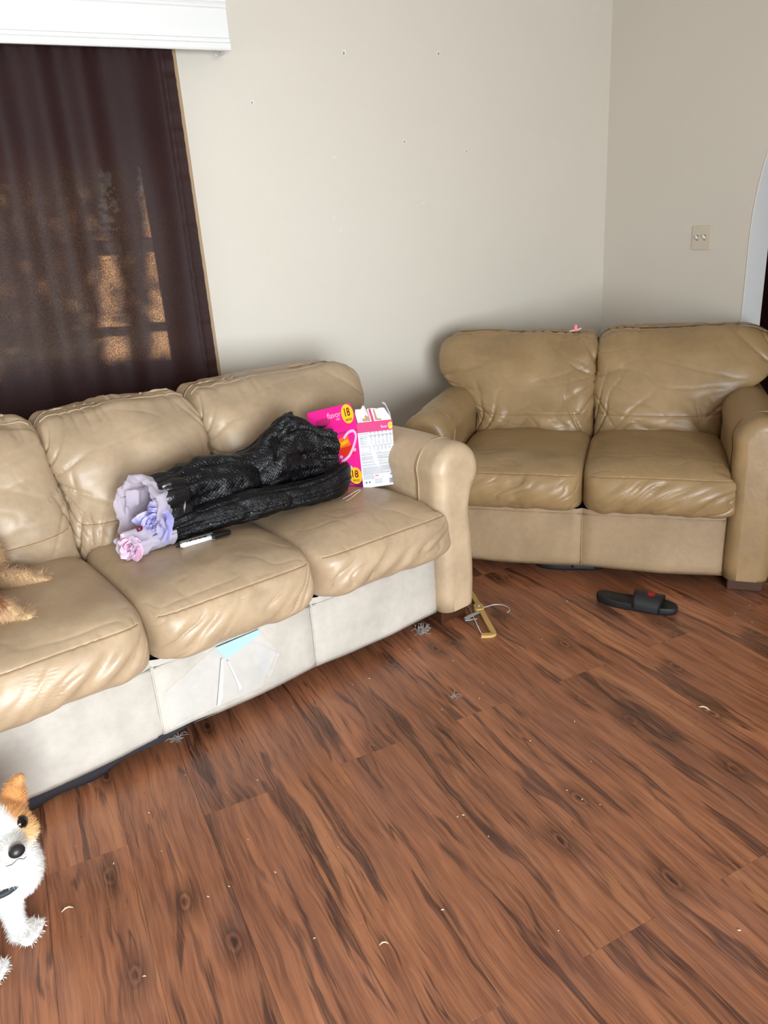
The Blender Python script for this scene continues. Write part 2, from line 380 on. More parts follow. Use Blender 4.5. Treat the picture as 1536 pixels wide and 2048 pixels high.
metal = simple('grey_metal', hx(200, 200, 202), .35, Metallic=.35)
world_child(mesh_obj('hook', V, F, metal), corn)

# screw holes on the window wall
hole_m = simple('screw_hole_dark', hx(140, 132, 120), .8); plug_m = simple('patched_plaster', hx(238, 236, 230), .6)
for (s_, z, r_) in [(1.554, 2.203, .012), (1.061, 2.214, .011), (2.011, 2.003, .009), (1.268, 1.839, .010), (.918, 1.791, .009), (1.64, 1.775, .006), (1.178, 1.558, .005), (1.67, 1.516, .005), (1.641, 1.459, .005)]:
    ring = [RM(s_ + r_ * .7 * math.cos(a) , .0015, z + r_ * .9 * math.sin(a)) for a in np.linspace(0, 2 * math.pi, 14, endpoint=False)]
    V, F = tube(ring, .0018, 6, closed=True); mesh_obj('wall_anchor', V, F, plug_m, wall_window)
    b = bmesh.new(); bmesh.ops.create_icosphere(b, subdivisions=1, radius=1)
    for vv in b.verts: vv.co = RM(s_ + .2 * r_ + vv.co.x * r_ * .45, vv.co.y * .0012, z - r_ * .1 + vv.co.z * r_ * .55)
    bm_obj('screw_hole', b, hole_m, wall_window)

# light switch on the right wall
sw = empty('light_switch', RM(0, .75 - .0, 1.31), 0, 'cream double toggle light switch plate on the right wall beside the arch', 'light switch')
M['switch'] = simple('cream_plastic', hx(208, 195, 174), .35)
v0 = .638
b = bmesh.new(); wb(b, .0, .006, v0 + .001, v0 + .115, 1.252, 1.366); world_child(bm_obj('plate', b, M['switch'], bevel=.003), sw)
for dv in (.035, .081):
    b = bmesh.new(); wb(b, .006, .0075, v0 + dv - .006, v0 + dv + .006, 1.296, 1.322); world_child(bm_obj('slot', b, hole_m), sw)
    b = bmesh.new(); box(b, .006, .020, v0 + dv - .0045, v0 + dv + .0045, 1.300, 1.312, lambda u, v, z: RM(u, v, z + (u - .006) * .7)); world_child(bm_obj('toggle', b, M['white'], bevel=.001), sw)
    for z in (1.27, 1.348):
        b = bmesh.new(); bmesh.ops.create_icosphere(b, subdivisions=2, radius=.003)
        for vv in b.verts: vv.co = RM(.006 + vv.co.x * .4, v0 + dv + vv.co.y, z + vv.co.z)
        world_child(bm_obj('screw', b, metal), sw)
sw.location = RM(0, v0 + .058, 1.252)
for ch in sw.children: ch.matrix_parent_inverse = Matrix.Translation(sw.location).inverted()

# ------------------------------------------------------------------ soft cushions
def cube_grid(n):
    V = []; F = []; t = np.linspace(-1, 1, n + 1); t = np.sign(t) * np.abs(t) ** .85
    idx = {}
    def vid(p):
        k = (round(p[0], 5), round(p[1], 5), round(p[2], 5))
        if k not in idx: idx[k] = len(V); V.append(p)
        return idx[k]
    for ax in range(3):
        for sg in (-1, 1):
            g = [[None] * (n + 1) for _ in range(n + 1)]
            for i in range(n + 1):
                for j in range(n + 1):
                    p = [0, 0, 0]; p[ax] = sg; p[(ax + 1) % 3] = t[i]; p[(ax + 2) % 3] = t[j]; g[i][j] = vid(p)
            for i in range(n):
                for j in range(n):
                    q = (g[i][j], g[i + 1][j], g[i + 1][j + 1], g[i][j + 1]); F.append(q if sg > 0 else q[::-1])
    return np.array(V), F, t
GRID = {}
def soft(name, half, warp, disp, mat, parent, n=96, pn=7.0, lines=()):
    if n not in GRID: GRID[n] = cube_grid(n)
    P, F, t = GRID[n]
    s = (np.abs(P[:, 0]) ** pn + np.abs(P[:, 1]) ** pn + np.abs(P[:, 2]) ** pn) ** (1 / pn)
    Q = P / s[:, None]
    X = warp(Q, half)
    Fa = np.array(F); nr = np.zeros_like(X)
    fn = np.cross(X[Fa[:, 2]] - X[Fa[:, 0]], X[Fa[:, 3]] - X[Fa[:, 1]])
    for k in range(4): np.add.at(nr, Fa[:, k], fn)
    nr /= np.linalg.norm(nr, axis=1)[:, None] + 1e-9
    X = X + nr * disp(Q, X, P)[:, None]
    o = mesh_obj(name, X, F, mat, parent)
    for (lname, sel, key, r_, lmat) in lines:      # a row of surface points becomes a raised seam
        ids = np.where(sel(P))[0]; ids = ids[np.argsort(P[ids, key])]
        pts = [Vector(X[i] + nr[i] * r_ * .2) for i in ids]
        V2, F2 = tube(pts, r_, 6); mesh_obj(lname, V2, F2, lmat, o)
    return o
def near(t, v): return t[np.argmin(np.abs(t - v))]
TT = np.linspace(-1, 1, 97); TT = np.sign(TT) * np.abs(TT) ** .85

def seat_cushion(par, x0, x1, seed, mat, smat, lo=False, ro=False):
    cx, hxw = (x0 + x1) / 2, (x1 - x0) / 2
    def warp(Q, h):
        x, y, z = Q.T; X = np.stack([cx + x * h[0], .245 + y * h[1], .415 + z * h[2]], 1)
        crown = np.clip(1 - x ** 2, 0, 1) ** .6 * np.clip(1 - (y * .8) ** 2, 0, 1)
        X[:, 2] += np.clip(z, 0, 1) * .026 * crown
        tf = ss(-.02, -.06, X[:, 1])
        if ro: X[:, 0] += tf * .055 * np.clip(x, 0, 1) ** 3
        if lo: X[:, 0] -= tf * .055 * np.clip(-x, 0, 1) ** 3
        f = ss(-.6, -1, y); X[:, 1] -= f * .034 * np.clip(1 - (z * 1.1) ** 2, 0, 1) * (1 - x ** 4 * .5)
        X[:, 2] -= ss(-.55, -1, y) * ss(-.3, .7, z) * .012
        return X
    def disp(Q, X, P):
        x, y, z = Q.T; f = ss(-.75, -.97, y) * ss(.85, .55, z)
        a = x * 2.6 - z * 1.0; d = -.0085 * ridge(vnc(a * 2.7 + .8 * vnc(x * 2, z * 2, 0 * x, s=seed + 40), z * .55 + seed, 0 * x, s=seed), 5) * f * ss(-.7, .6, vnc(x * 2.0, z, 0 * x, s=seed + 9))
        d += .007 * vnc(a * 2.1, z * .9, 0 * x, s=seed + 1) * f
        # short puckers along the front seam and sides
        pk = ss(.15, 0, np.abs(z - .78)) * ss(-.7, -.95, y); d += -.0032 * ridge(vnc(x * 17, z * 1.5, 0 * x, s=seed + 2), 4) * pk
        tp = ss(.7, .95, z); d += tp * (.0035 * vnc(x * 2.2, y * 2.2, 0 * x, s=seed + 3) - .0022 * ridge(vnc(x * 3 + y, y * 5, 0 * x, s=seed + 4), 7) * ss(0, -.8, y))
        d += -.003 * ss(.03, 0, np.abs(P[:, 2] - SEAMZ)) * (P[:, 1] < -.99)
        return d
    SEAMZ = near(TT, .80); BZ = near(TT, -.86)
    return soft('seat_cushion', (hxw + .004, .325, .100), warp, disp, mat, par, lines=(
        ('stitched_seam', lambda P: (P[:, 1] < -.999) & (np.abs(P[:, 2] - SEAMZ) < 1e-4) & (np.abs(P[:, 0]) < .985), 0, .0016, smat),))

def back_cushion(par, x0, x1, seed, mat, smat, left_out=False, right_out=False, wide=.205, lean=.17):
    cx, hxw = (x0 + x1) / 2, (x1 - x0) / 2
    def warp(Q, h):
        x, y, z = Q.T; X = np.stack([cx + x * h[0], .62 + y * h[1], .675 + z * h[2]], 1)
        zz = X[:, 2]; k = ss(.56, .80, zz)
        if right_out: X[:, 0] += np.clip(x, 0, 1) ** 1.15 * k * wide
        if left_out: X[:, 0] -= np.clip(-x, 0, 1) ** 1.15 * k * wide
        X[:, 1] += lean * (z + 1) / 2 * (.9 + .25 * z)
        puff = np.clip(1 - x ** 4, 0, 1) * np.clip(1 - z ** 4, 0, 1)
        X[:, 1] -= np.where(y < 0, .045 * puff * (-y), 0)
        X[:, 1] -= np.where(y < 0, .018 * np.exp(-((z + .42) / .3) ** 2) * puff, 0)
        X[:, 1] += (z > 0) * ss(.6, 1, z) * .02 * (y < 0)
        X[:, 2] += .012 * vnc(x * 1.6, y, 0 * x, s=seed + 5) * ss(.5, 1, z) - ss(.8, 1, np.abs(x)) * ss(.6, 1, z) * .012
        return X
    def disp(Q, X, P):
        x, y, z = Q.T; fr = ss(-.3, -.8, y); d = 0 * x
        for sx, wgt in ((-1, 1.), (1, 1.)):
            dx = (x - sx * 1.12) * hxw; dz = (z + 1.18) * .255
            r_ = np.hypot(dx, dz); th = np.arctan2(dz, -sx * dx)
            n1 = vnc(th * 6.3 + .35 * vnc(x * 3, z * 3, 0 * x, s=seed), r_ * 1.5 + sx * 4, 0 * x, s=seed + 11)
            d -= .017 * ridge(n1, 6) * ss(.52, .12, r_) * fr * ss(.05, .16, r_)
            # from the upper inner side
            dz2 = (z - .25) * .255; r2 = np.hypot((x - sx * 1.1) * hxw, dz2); th2 = np.arctan2(dz2, -sx * (x - sx * 1.1))
            d -= .010 * ridge(vnc(th2 * 3.6, r2 * 2, 0 * x, s=seed + 13 + int(sx)), 6) * ss(.3, .08, r2) * fr
        d += .012 * vnc(x * 2.3 + z, z * 2.1, 0 * x, s=seed + 21) * fr
        d -= .003 * ridge(vnc(x * 1.4 + z * 2.5, z * 5.4 - x, 0 * x, s=seed + 23), 9) * fr * ss(-.8, .2, vnc(x * 1.2, z * 1.2, 0 * x, s=seed + 25))
        d -= .007 * ridge(vnc(x * 8, y * 1.4, 0 * x, s=seed + 27), 4) * ss(.72, .95, z) * (.3 + .7 * ss(-.9, .2, -np.abs(x) * .0 + vnc(x * 2, 0 * x, 0 * x, s=seed + 28)))
        d -= .0035 * ss(.035, 0, np.abs(P[:, 2] - SZ)) * (P[:, 1] < -.99)
        return d
    SZ = near(TT, -.30); TZ = near(TT, .5)
    return soft('back_cushion', (hxw + .004, .12, .262), warp, disp, mat, par, pn=11.0, lines=(
        ('stitched_seam', lambda P: (P[:, 1] < -.999) & (np.abs(P[:, 2] - SZ) < 1e-4) & (np.abs(P[:, 0]) < .97), 0, .0013, smat),
        ('piping', lambda P: (P[:, 2] > .999) & (np.abs(P[:, 1] - near(TT, -.55)) < 1e-4) & (np.abs(P[:, 0]) < .985), 0, .003, mat)))

def arm(par, xin, sgn, mat, smat):
    # outline (x outward from the inner face, z), front view, clockwise from inner bottom
    out = [(0, .065), (0, .3), (-.004, .50), (-.003, .575)]
    for a in np.linspace(176, -42, 17): out.append((.098 + .106 * math.cos(R(a)), .612 + .106 * math.sin(R(a))))
    out += [(.164, .505), (.156, .46), (.158, .40), (.166, .33), (.170, .2), (.166, .11), (.162, .065)]
    out = [(p.x, p.y) for p in spline([(a, c, 0) for a, c in out], 3)]
    n = len(out); cxz = (.085, .36)
    V = []; F = []; rr = .046
    ys = [(-.045 + rr * (1 - math.sin(R(q))), rr * (1 - math.cos(R(q)))) for q in (88, 70, 50, 30, 12, 0)] + [(y, 0) for y in np.linspace(.02, .9, 26)]
    pts = np.array(out); nx = np.roll(pts, -1, 0) - np.roll(pts, 1, 0); nrm = np.stack([-nx[:, 1], nx[:, 0]], 1); nrm /= np.linalg.norm(nrm, axis=1)[:, None] + 1e-9
    low = pts[:, 1] < .35; nrm[low] = np.stack([np.where(pts[low, 0] < .08, -1., 1.), np.zeros(low.sum())], 1)
    for (y, ins) in ys:
        q = pts - nrm * ins
        if y > .05:
            lump = .005 * vnc(np.arange(n) * .12, np.full(n, y * 5), np.zeros(n), s=int(31 + sgn)); q = q + nrm * lump[:, None]
            # arm top slopes very slightly down to the back
            q[:, 1] -= ss(.3, .9, y) * .02 * ss(.4, .7, q[:, 1])
        for a, c in q: V.append((xin + sgn * a, y, max(c, .062)))
    for i in range(len(ys) - 1):
        for k in range(n):
            f = (i * n + k, i * n + (k + 1) % n, (i + 1) * n + (k + 1) % n, (i + 1) * n + k); F.append(f if sgn < 0 else f[::-1])
    f = tuple(range(n)); F.append(f[::-1] if sgn < 0 else f)
    f = tuple((len(ys) - 1) * n + k for k in range(n)); F.append(f if sgn < 0 else f[::-1])
    o = mesh_obj('arm', V, F, mat, par)
    o.data.polygons[len(F) - 2].use_smooth = False
    for yy, r_ in ((.075, .0024), (.086, .0012)):
        ln = [(xin + sgn * (a + nr_[0] * .0008), yy, c + nr_[1] * .0008) for (a, c), nr_ in zip(out, nrm) if c > .40 and not (a > .12 and c < .54)]
        V2, F2 = tube(ln, r_, 6); mesh_obj('piping', V2, F2, mat if r_ > .002 else smat, o)
    V2, F2 = tube([(xin + sgn * .024, -.0335, z) for z in np.linspace(.068, .34, 8)], .0022, 6); mesh_obj('piping', V2, F2, mat, o)
    b_ = bmesh.new(); box(b_, xin + sgn * .02, xin + sgn * .15, .005, .12, 0, .064)
    bm_obj('foot', b_, M['dark_wood'], par, bevel=.006)
    b_ = bmesh.new(); box(b_, xin + sgn * .02, xin + sgn * .15, .78, .88, 0, .064)
    bm_obj('foot', b_, M['dark_wood'], par, bevel=.006)
    return o

def couch(name, loc, rz, mods, x_right, mats, label, seeds):
    seat_m, back_m, arm_m, base_m = mats; W = .5525
    t = empty(name, loc, rz, label, 'sofa'); xl = x_right - mods * W
    for i in range(mods):
        x0 = xl + i * W; x1 = x0 + W
        # base panel: gently pillowed board
        nx_, nz_ = 24, 12; V = []; F = []
        for j in range(nz_ + 1):
            for k in range(nx_ + 1):
                a = k / nx_; c = j / nz_; e = ss(0, .03, a) * ss(1, .97, a); g = ss(0, .06, c)
                y = .012 - .012 * e * g - .006 * math.sin(math.pi * a) * (1 - c * .5) + float(.0025 * vnc(np.array([a * 5 + i * 7]), np.array([c * 2.]), np.array([0.]), s=seeds)[0])
                V.append((x0 + a * W, y, .058 + c * .262 - .006 * math.sin(math.pi * a) * (1 - c)))
        nb = len(V)
        for j in range(nz_):
            for k in range(nx_): q = j * (nx_ + 1) + k; F.append((q, q + 1, q + nx_ + 2, q + nx_ + 1))
        for k in range(nx_ + 1): V.append((x0 + k / nx_ * W, .05, .062))
        for k in range(nx_): F.append((nb + k, nb + k + 1, k + 1, k))
        p = mesh_obj('base_panel', V, F, base_m, t)
        V, F = tube([(x0 + q * W, -.0005 - .004 * math.sin(math.pi * q), .296) for q in np.linspace(.01, .99, 14)], .003, 6); mesh_obj('piping', V, F, base_m, p)
        if i > 0:
            V, F = tube([(x0, .0095 - .002 * math.sin(q * 3), .064 + q * .235) for q in np.linspace(0, 1, 8)], .003, 6); mesh_obj('piping', V, F, base_m, p)
        seat_cushion(t, x0, x1, seeds + i * 17, seat_m, M['stitch'], i == 0, i == mods - 1)
        back_cushion(t, x0, x1, seeds + 5 + i * 23, back_m, M['stitch'], left_out=(i == 0), right_out=(i == mods - 1))
    arm(t, x_right, 1, arm_m, M['stitch']); arm(t, xl, -1, arm_m, M['stitch'])
    b_ = bmesh.new(); box(b_, xl - .14, x_right + .14, .80, .93, .07, .86)
    bm_obj('back_frame', b_, arm_m, t, bevel=.03, seg=3, smooth=True)
    b_ = bmesh.new(); box(b_, xl + .004, x_right - .004, .05, .80, .07, .31)
    bm_obj('seat_frame', b_, M['underside'], t)
    return t
SL, SRZ = Vector((-.265, 2.229, 0)), R(36.5); LL, LRZ = Vector((.814, 2.881, 0)), R(-19.5)
sofa = couch('sofa', SL, SRZ, 3, .555, (M['leather_seat'], M['leather_back'], M['leather_arm'], M['vinyl_base']),
    'long pale tan leather three-seat sofa standing under the curtained window', 40)
love = couch('loveseat', LL, LRZ, 2, .555, (M['leather_love'],) * 3 + (M['leather_love_base'],),
    'darker olive-tan leather loveseat set diagonally across the room corner', 90)
SM = Matrix.LocRotScale(SL, Matrix.Rotation(SRZ, 3, 'Z').to_quaternion(), None)
LM = Matrix.LocRotScale(LL, Matrix.Rotation(LRZ, 3, 'Z').to_quaternion(), None)
# sagging dust cloth under the left of the sofa
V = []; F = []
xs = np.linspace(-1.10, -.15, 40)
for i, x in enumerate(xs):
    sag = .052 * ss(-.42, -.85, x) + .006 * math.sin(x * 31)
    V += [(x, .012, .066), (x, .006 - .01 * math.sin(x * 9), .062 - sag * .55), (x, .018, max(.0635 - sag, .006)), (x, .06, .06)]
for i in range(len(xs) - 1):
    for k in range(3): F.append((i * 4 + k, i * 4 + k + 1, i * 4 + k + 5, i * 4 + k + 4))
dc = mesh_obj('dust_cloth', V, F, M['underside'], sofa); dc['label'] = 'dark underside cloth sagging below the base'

# clear tape on the middle base panel, its sky reflection painted pale blue
tape_m = N('clear_plastic'); tape_m.set(Base_Color=(.93, .95, .97, 1), Roughness=.12, Alpha=.09, Coat_Weight=.6); 
vv_ = tape_m.coord(); tape_m.bump(tape_m.noise(vv_, 35, 3).outputs[0], .5, .004); tape_m = tape_m.m
reflect_m = N('painted_reflection'); reflect_m.set(Base_Color=hx(168, 220, 240), Roughness=.25); reflect_m = reflect_m.m
def patch(name, pts, m_, y, label=None, thick=.0012, parent=None, curl=0):
    b_ = bmesh.new(); c0 = np.mean(pts, 0); nn = len(pts)
    f_ = [b_.verts.new((a, y - curl * max(0, a - c0[0]) * 1, c)) for a, c in pts]; g_ = [b_.verts.new((a, y + thick, c)) for a, c in pts]
    b_.faces.new(f_); b_.faces.new(g_[::-1])
    for i in range(nn): b_.faces.new((f_[i], g_[i], g_[(i + 1) % nn], f_[(i + 1) % nn]))
    o = bm_obj(name, b_, m_, parent)
    if label: o['label'] = label
    return o
patch('plastic_patch', [(-.353, .292), (-.20, .279), (-.15, .20), (-.22, .088), (-.385, .09), (-.52, .085), (-.53, .21)], tape_m, -.0105, 'clear plastic sheet taped over the base', parent=sofa)
patch('tape_flap', [(-.235, .268), (-.146, .185), (-.19, .11), (-.215, .17)], tape_m, -.0135, 'loose flap of clear plastic', parent=sofa, curl=.15)
patch('sky_reflection', [(-.353, .293), (-.206, .296), (-.199, .281), (-.326, .240)], reflect_m, -.0150, 'sky reflection on the plastic, painted pale blue', parent=sofa)
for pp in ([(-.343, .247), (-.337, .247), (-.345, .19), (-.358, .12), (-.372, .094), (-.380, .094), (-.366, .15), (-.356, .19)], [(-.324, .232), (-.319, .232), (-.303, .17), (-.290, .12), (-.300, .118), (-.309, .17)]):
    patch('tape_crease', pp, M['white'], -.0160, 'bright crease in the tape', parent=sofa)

# ------------------------------------------------------------------ black plastic bags round two paper flowers (sofa coordinates)
def mat_bag():
    x = N('black_quilted_plastic'); tc = x.n('TexCoord'); se = x.n('SeparateXYZ'); x.l(tc.outputs['UV'], se.inputs[0])
    def mm(op, a, b=None):
        n = x.n('Math', operation=op)
        for i, v in enumerate((a, b)):
            if v is None: continue
            if hasattr(v, 'links'): x.l(v, n.inputs[i])
            else: n.inputs[i].default_value = v
        return n.outputs[0]
    s_ = mm('SINE', mm('MULTIPLY', mm('ADD', se.outputs[0], se.outputs[1]), 230.)); d_ = mm('SINE', mm('MULTIPLY', mm('SUBTRACT', se.outputs[0], se.outputs[1]), 230.))
    q = mm('SQRT', mm('MULTIPLY', mm('ABSOLUTE', s_), mm('ABSOLUTE', d_)))
    p = x.bump(q, .5, .0018)
    v = x.coord(); p = x.bump(x.noise(v, 28, 5, .65, 1.5).outputs[0], .55, .012, p)
    x.set(Base_Color=hx(11, 11, 13), Roughness=.2, Specular_IOR_Level=.32); return x.m
M['bag'] = mat_bag()
tiss = N('white_tissue'); tiss.set(Base_Color=hx(208, 198, 210), Roughness=.6); 
_tr = tiss.n('BsdfTranslucent'); _tr.inputs[0].default_value = hx(225, 215, 230); _tp = tiss.n('BsdfTransparent'); _m1 = tiss.n('MixShader'); _m1.inputs[0].default_value = .35; _m2 = tiss.n('MixShader'); _m2.inputs[0].default_value = .15
tiss.l(tiss.b.outputs[0], _m1.inputs[1]); tiss.l(_tr.outputs[0], _m1.inputs[2]); tiss.l(_m1.outputs[0], _m2.inputs[1]); tiss.l(_tp.outputs[0], _m2.inputs[2]); tiss.l(_m2.outputs[0], tiss.out.inputs[0]); M['tissue'] = tiss.m
M['lavender'] = simple('lavender_paper', hx(184, 178, 226), .7); M['pinkpaper'] = simple('pink_paper', hx(232, 192, 214), .7)

def bag_tube(name, par, stations, seed, nu=150, nv=110, open_start=True, wr=.012, floorz=.0):
    # stations: (x,y,z, ry, rz, squareness); the tube runs along these centres
    S = np.array(stations, float); t = np.linspace(0, 1, len(S)); T = np.linspace(0, 1, nu)
    def ip(c):   # smooth interpolation
        P = spline([Vector((t[i], S[i, c], 0)) for i in range(len(S))], 12); return np.interp(T, [p.x for p in P], [p.y for p in P])
    C = np.stack([ip(0), ip(1), ip(2)], 1); ry = ip(3); rz = ip(4)
    A = np.linspace(0, 2 * math.pi, nv, endpoint=False); TT_, AA = np.meshgrid(T, A, indexing='ij')
    ca, sa_ = np.cos(AA), np.sin(AA)
    ln = np.cumsum(np.r_[0, np.linalg.norm(np.diff(C, axis=0), axis=1)]); Ln = ln[:, None] + 0 * AA
    w_ = -ridge(vnc(Ln * 7 + ca * .8, sa_ * 1.2, ca * 1.2, s=seed), 4) * wr * 1.6 + .9 * wr * vnc(Ln * 9, ca * 1.6, sa_ * 1.6, s=seed + 1)
    w_ += -ridge(vnc(Ln * 3.2, ca * 2.6, sa_ * 2.6, s=seed + 2), 5) * wr * 1.5 + .25 * wr * vnc(Ln * 34, ca * 5, sa_ * 5, s=seed + 3)
    w_ -= .35 * wr * ridge(vnc(Ln * 12 + 3 * sa_, ca * 3, sa_ * 3, s=seed + 4), 4)
    Y = C[:, 1:2] + (ry[:, None] + w_) * ca; Z = C[:, 2:3] + (rz[:, None] + w_) * sa_
    X = C[:, 0:1] + .012 * vnc(Ln * 5, ca * 1.5, sa_ * 1.5, s=seed + 6)
    if floorz: Z = np.maximum(Z, floorz + .004 * (1 + vnc(X * 30, Y * 30, 0 * X, s=seed + 7)))
    V = np.stack([X, Y, Z], -1).reshape(-1, 3); F = []
    for i in range(nu - 1):
        for k in range(nv): F.append((i * nv + k, i * nv + (k + 1) % nv, (i + 1) * nv + (k + 1) % nv, (i + 1) * nv + k))
    F.append(tuple((nu - 1) * nv + k for k in range(nv)))
    uv = np.stack([Ln, AA * .11], -1).reshape(-1, 2)
    o = mesh_obj(name, V, F, M['bag'], par, uv=uv)
    return o, V.reshape(nu, nv, 3)
def petal(cx, cy, cz, d, up_, ln, wd, cup, seed, n=7):
    V = []; F = []; d = Vector(d).normalized(); up_ = Vector(up_); up_ = (up_ - d * up_.dot(d)).normalized(); s_ = d.cross(up_)
    for i in range(n):
        a = i / (n - 1)
        for j in range(n):
            b_ = j / (n - 1) * 2 - 1; ww = wd * math.sin(math.pi * (.12 + .80 * a)) ** .7
            p = Vector((cx, cy, cz)) + d * ln * (a - .10 * b_ * b_ * a) + s_ * (b_ * ww) + up_ * (cup * (a * a - b_ * b_ * .55 * a) + .05 * wd * math.sin(5 * b_ + seed + 6 * a))
            V.append(p)
    for i in range(n - 1):
        for j in range(n - 1): F.append((i * n + j, i * n + j + 1, (i + 1) * n + j + 1, (i + 1) * n + j))
    return V, F
def flower(par, c, axis, r_, mat, rings, seed):
    ax = Vector(axis).normalized(); e1 = ax.orthogonal().normalized(); e2 = ax.cross(e1); rd = random.Random(seed); k = 0
    for (nr_, tilt, L, W) in rings:
        for i in range(nr_):
            a = 2 * math.pi * (i + rd.random() * .5) / nr_ + k * .6; rad = e1 * math.cos(a) + e2 * math.sin(a)
            d = rad * math.sin(tilt) + ax * math.cos(tilt)
            p = Vector(c) + rad * r_ * .08 - ax * r_ * .15
            V, F = petal(p.x, p.y, p.z, d, ax * math.sin(tilt) - rad * math.cos(tilt), r_ * L * rd.uniform(.88, 1.1), r_ * W, r_ * .25, rd.random() * 6)
            mesh_obj('petal', V, F, mat, par); k += 1
def wrap(name, par, loop_a, loop_b, seed, mat, amp=.01, nz=14):
    # crumpled sheet between two closed loops
    A_, B_ = [np.array(q, float) for q in (loop_a, loop_b)]; n = len(A_); V = []; F = []
    for i in range(nz):
        t = i / (nz - 1); q = A_ * (1 - t) + B_ * t
        q = q + amp * np.stack([vnc(q[:, 0] * 38, q[:, 1] * 38, q[:, 2] * 38, s=seed + c_) for c_ in range(3)], 1) * (1 if i else .5); V += list(q)
    for i in range(nz - 1):
        for k in range(n): F.append((i * n + k, i * n + (k + 1) % n, (i + 1) * n + (k + 1) % n, (i + 1) * n + k))
    return mesh_obj(name, V, F, mat, par)
def loop(c, ax, r1, r2, up_=(0, 0, 1), n=64, wob=0, seed=0):
    ax = Vector(ax).normalized(); u_ = Vector(up_); u_ = (u_ - ax * u_.dot(ax)).normalized(); s_ = ax.cross(u_)
    return [tuple(Vector(c) + (s_ * math.cos(a) * r1 + u_ * math.sin(a) * r2) * (1 + wob * math.sin(a * 5 + seed) + wob * .6 * math.sin(a * 9 + seed * 2))) for a in np.linspace(0, 2 * math.pi, n, endpoint=False)]
def sofa_thing(name, p, label, cat, group=None, base=SM, rz=SRZ):
    q = base @ Vector(p); return empty(name, q, rz, label, cat, group)
def off(o, p):
    for ch in o.children: ch.location = -Vector(p)

pA = (-.35, .33, .53)
ba = sofa_thing('wrapped_bouquet', pA, 'large bundle in crumpled black plastic with a lavender paper flower showing at its open end', 'bouquet')
bagA, VA = bag_tube('plastic_bag', ba, [(-.30, .36, .655, .090, .112), (-.24, .375, .655, .098, .120), (-.13, .385, .655, .10, .125), (-.02, .39, .650, .10, .118), (.06, .39, .655, .10, .118), (.13, .38, .685, .095, .140), (.20, .37, .70, .075, .160), (.26, .36, .69, .06, .150), (.31, .345, .67, .045, .13), (.365, .325, .665, .035, .115)], 501, floorz=.54)
# peaked corner of the bag
V, F = [], []
bagP, _ = bag_tube('bag_corner', ba, [(.10, .36, .72, .07, .07), (.17, .40, .775, .06, .06), (.225, .415, .812, .036, .042), (.245, .42, .835, .014, .02)], 540, nu=60, nv=60, wr=.008)
ring = VA[0]; V = []; F = []; n_ = len(ring)
# turned-back glossy collar at the mouth
base_c = ring.mean(0)
colr = []
for (dx, sc_) in ((.05, 1.03), (.02, 1.10), (-.005, 1.12), (-.03, 1.08), (-.042, 1.0), (-.025, .93), (.03, .86)):
    q = base_c + (ring - base_c) * sc_; q[:, 0] += dx + .008 * vnc(ring[:, 1] * 30, ring[:, 2] * 30, ring[:, 0] * 0 + dx * 20, s=61); q[:, 2] = np.maximum(q[:, 2], .533); colr.append(q)
for q in colr: V += list(q)
for i in range(len(colr) - 1):
    for k in range(n_): F.append((i * n_ + k, i * n_ + (k + 1) % n_, (i + 1) * n_ + (k + 1) % n_, (i + 1) * n_ + k))
gloss = N('glossy_black_plastic'); gloss.set(Base_Color=hx(14, 14, 16), Roughness=.2); vv_ = gloss.coord(); gloss.bump(gloss.noise(vv_, 30, 4, .6, 1).outputs[0], .4, .01)
mesh_obj('bag_collar', V, F, gloss.m, ba)
ax = (-1, -.55, .25)
wA = wrap('tissue_sheet', ba, loop((-.30, .36, .655), ax, .066, .086), loop((-.41, .315, .672), ax, .092, .102, wob=.05, seed=1), 71, M['tissue'], .014)
wrap('tissue_sheet', ba, loop((-.30, .36, .655), ax, .058, .076), loop((-.39, .325, .66), ax, .062, .072, wob=.08, seed=3), 75, M['tissue'], .016)
wrap('tissue_sheet', ba, loop((-.30, .34, .66), ax, .075, .09), loop((-.335, .33, .665), ax, .004, .004), 79, M['tissue'], .012)
fA = mesh_obj('paper_flower', *tube([(-.34, .31, .625), (-.30, .34, .63)], .012, 8), M['lavender'], ba); fA['label'] = 'ruffled lavender paper flower'
flower(fA, (-.362, .285, .618), (-1, -.75, .35), .074, M['lavender'], [(10, 1.4, .95, .44), (10, 1.1, .85, .42), (9, .8, .76, .38), (7, .5, .66, .32), (5, .2, .55, .24)], 3)
off(ba, pA)

pB = (-.45, .24, .53)
bb = sofa_thing('wrapped_bouquet', pB, 'slim black plastic bundle with a pink paper rose, in front of the larger one', 'bouquet')
bagB, VB = bag_tube('plastic_bag', bb, [(-.375, .285, .575, .042, .040), (-.32, .285, .585, .050, .047), (-.2, .285, .592, .055, .052), (-.08, .275, .597, .060, .056), (.06, .262, .597, .062, .056), (.18, .25, .59, .055, .050), (.27, .25, .59, .052, .055), (.33, .255, .60, .045, .064), (.365, .265, .605, .035, .068)], 601, nu=130, nv=80, wr=.006, floorz=.54)
axb = (-1, -.35, .15)
wrap('tissue_sheet', bb, loop((-.33, .285, .58), axb, .040, .040), loop((-.475, .29, .575), axb, .042, .040, wob=.07), 82, M['tissue'], .009)
fB = mesh_obj('paper_flower', *tube([(-.46, .28, .575), (-.40, .27, .575)], .01, 8), M['pinkpaper'], bb); fB['label'] = 'pale pink paper rose'
flower(fB, (-.455, .275, .572), (-1, -.8, .3), .048, M['pinkpaper'], [(7, 1.3, 1.0, .5), (6, .9, .9, .45), (5, .5, .75, .4), (3, .2, .6, .3)], 8)
rb = bmesh.new(); bmesh.ops.create_icosphere(rb, subdivisions=2, radius=.010)
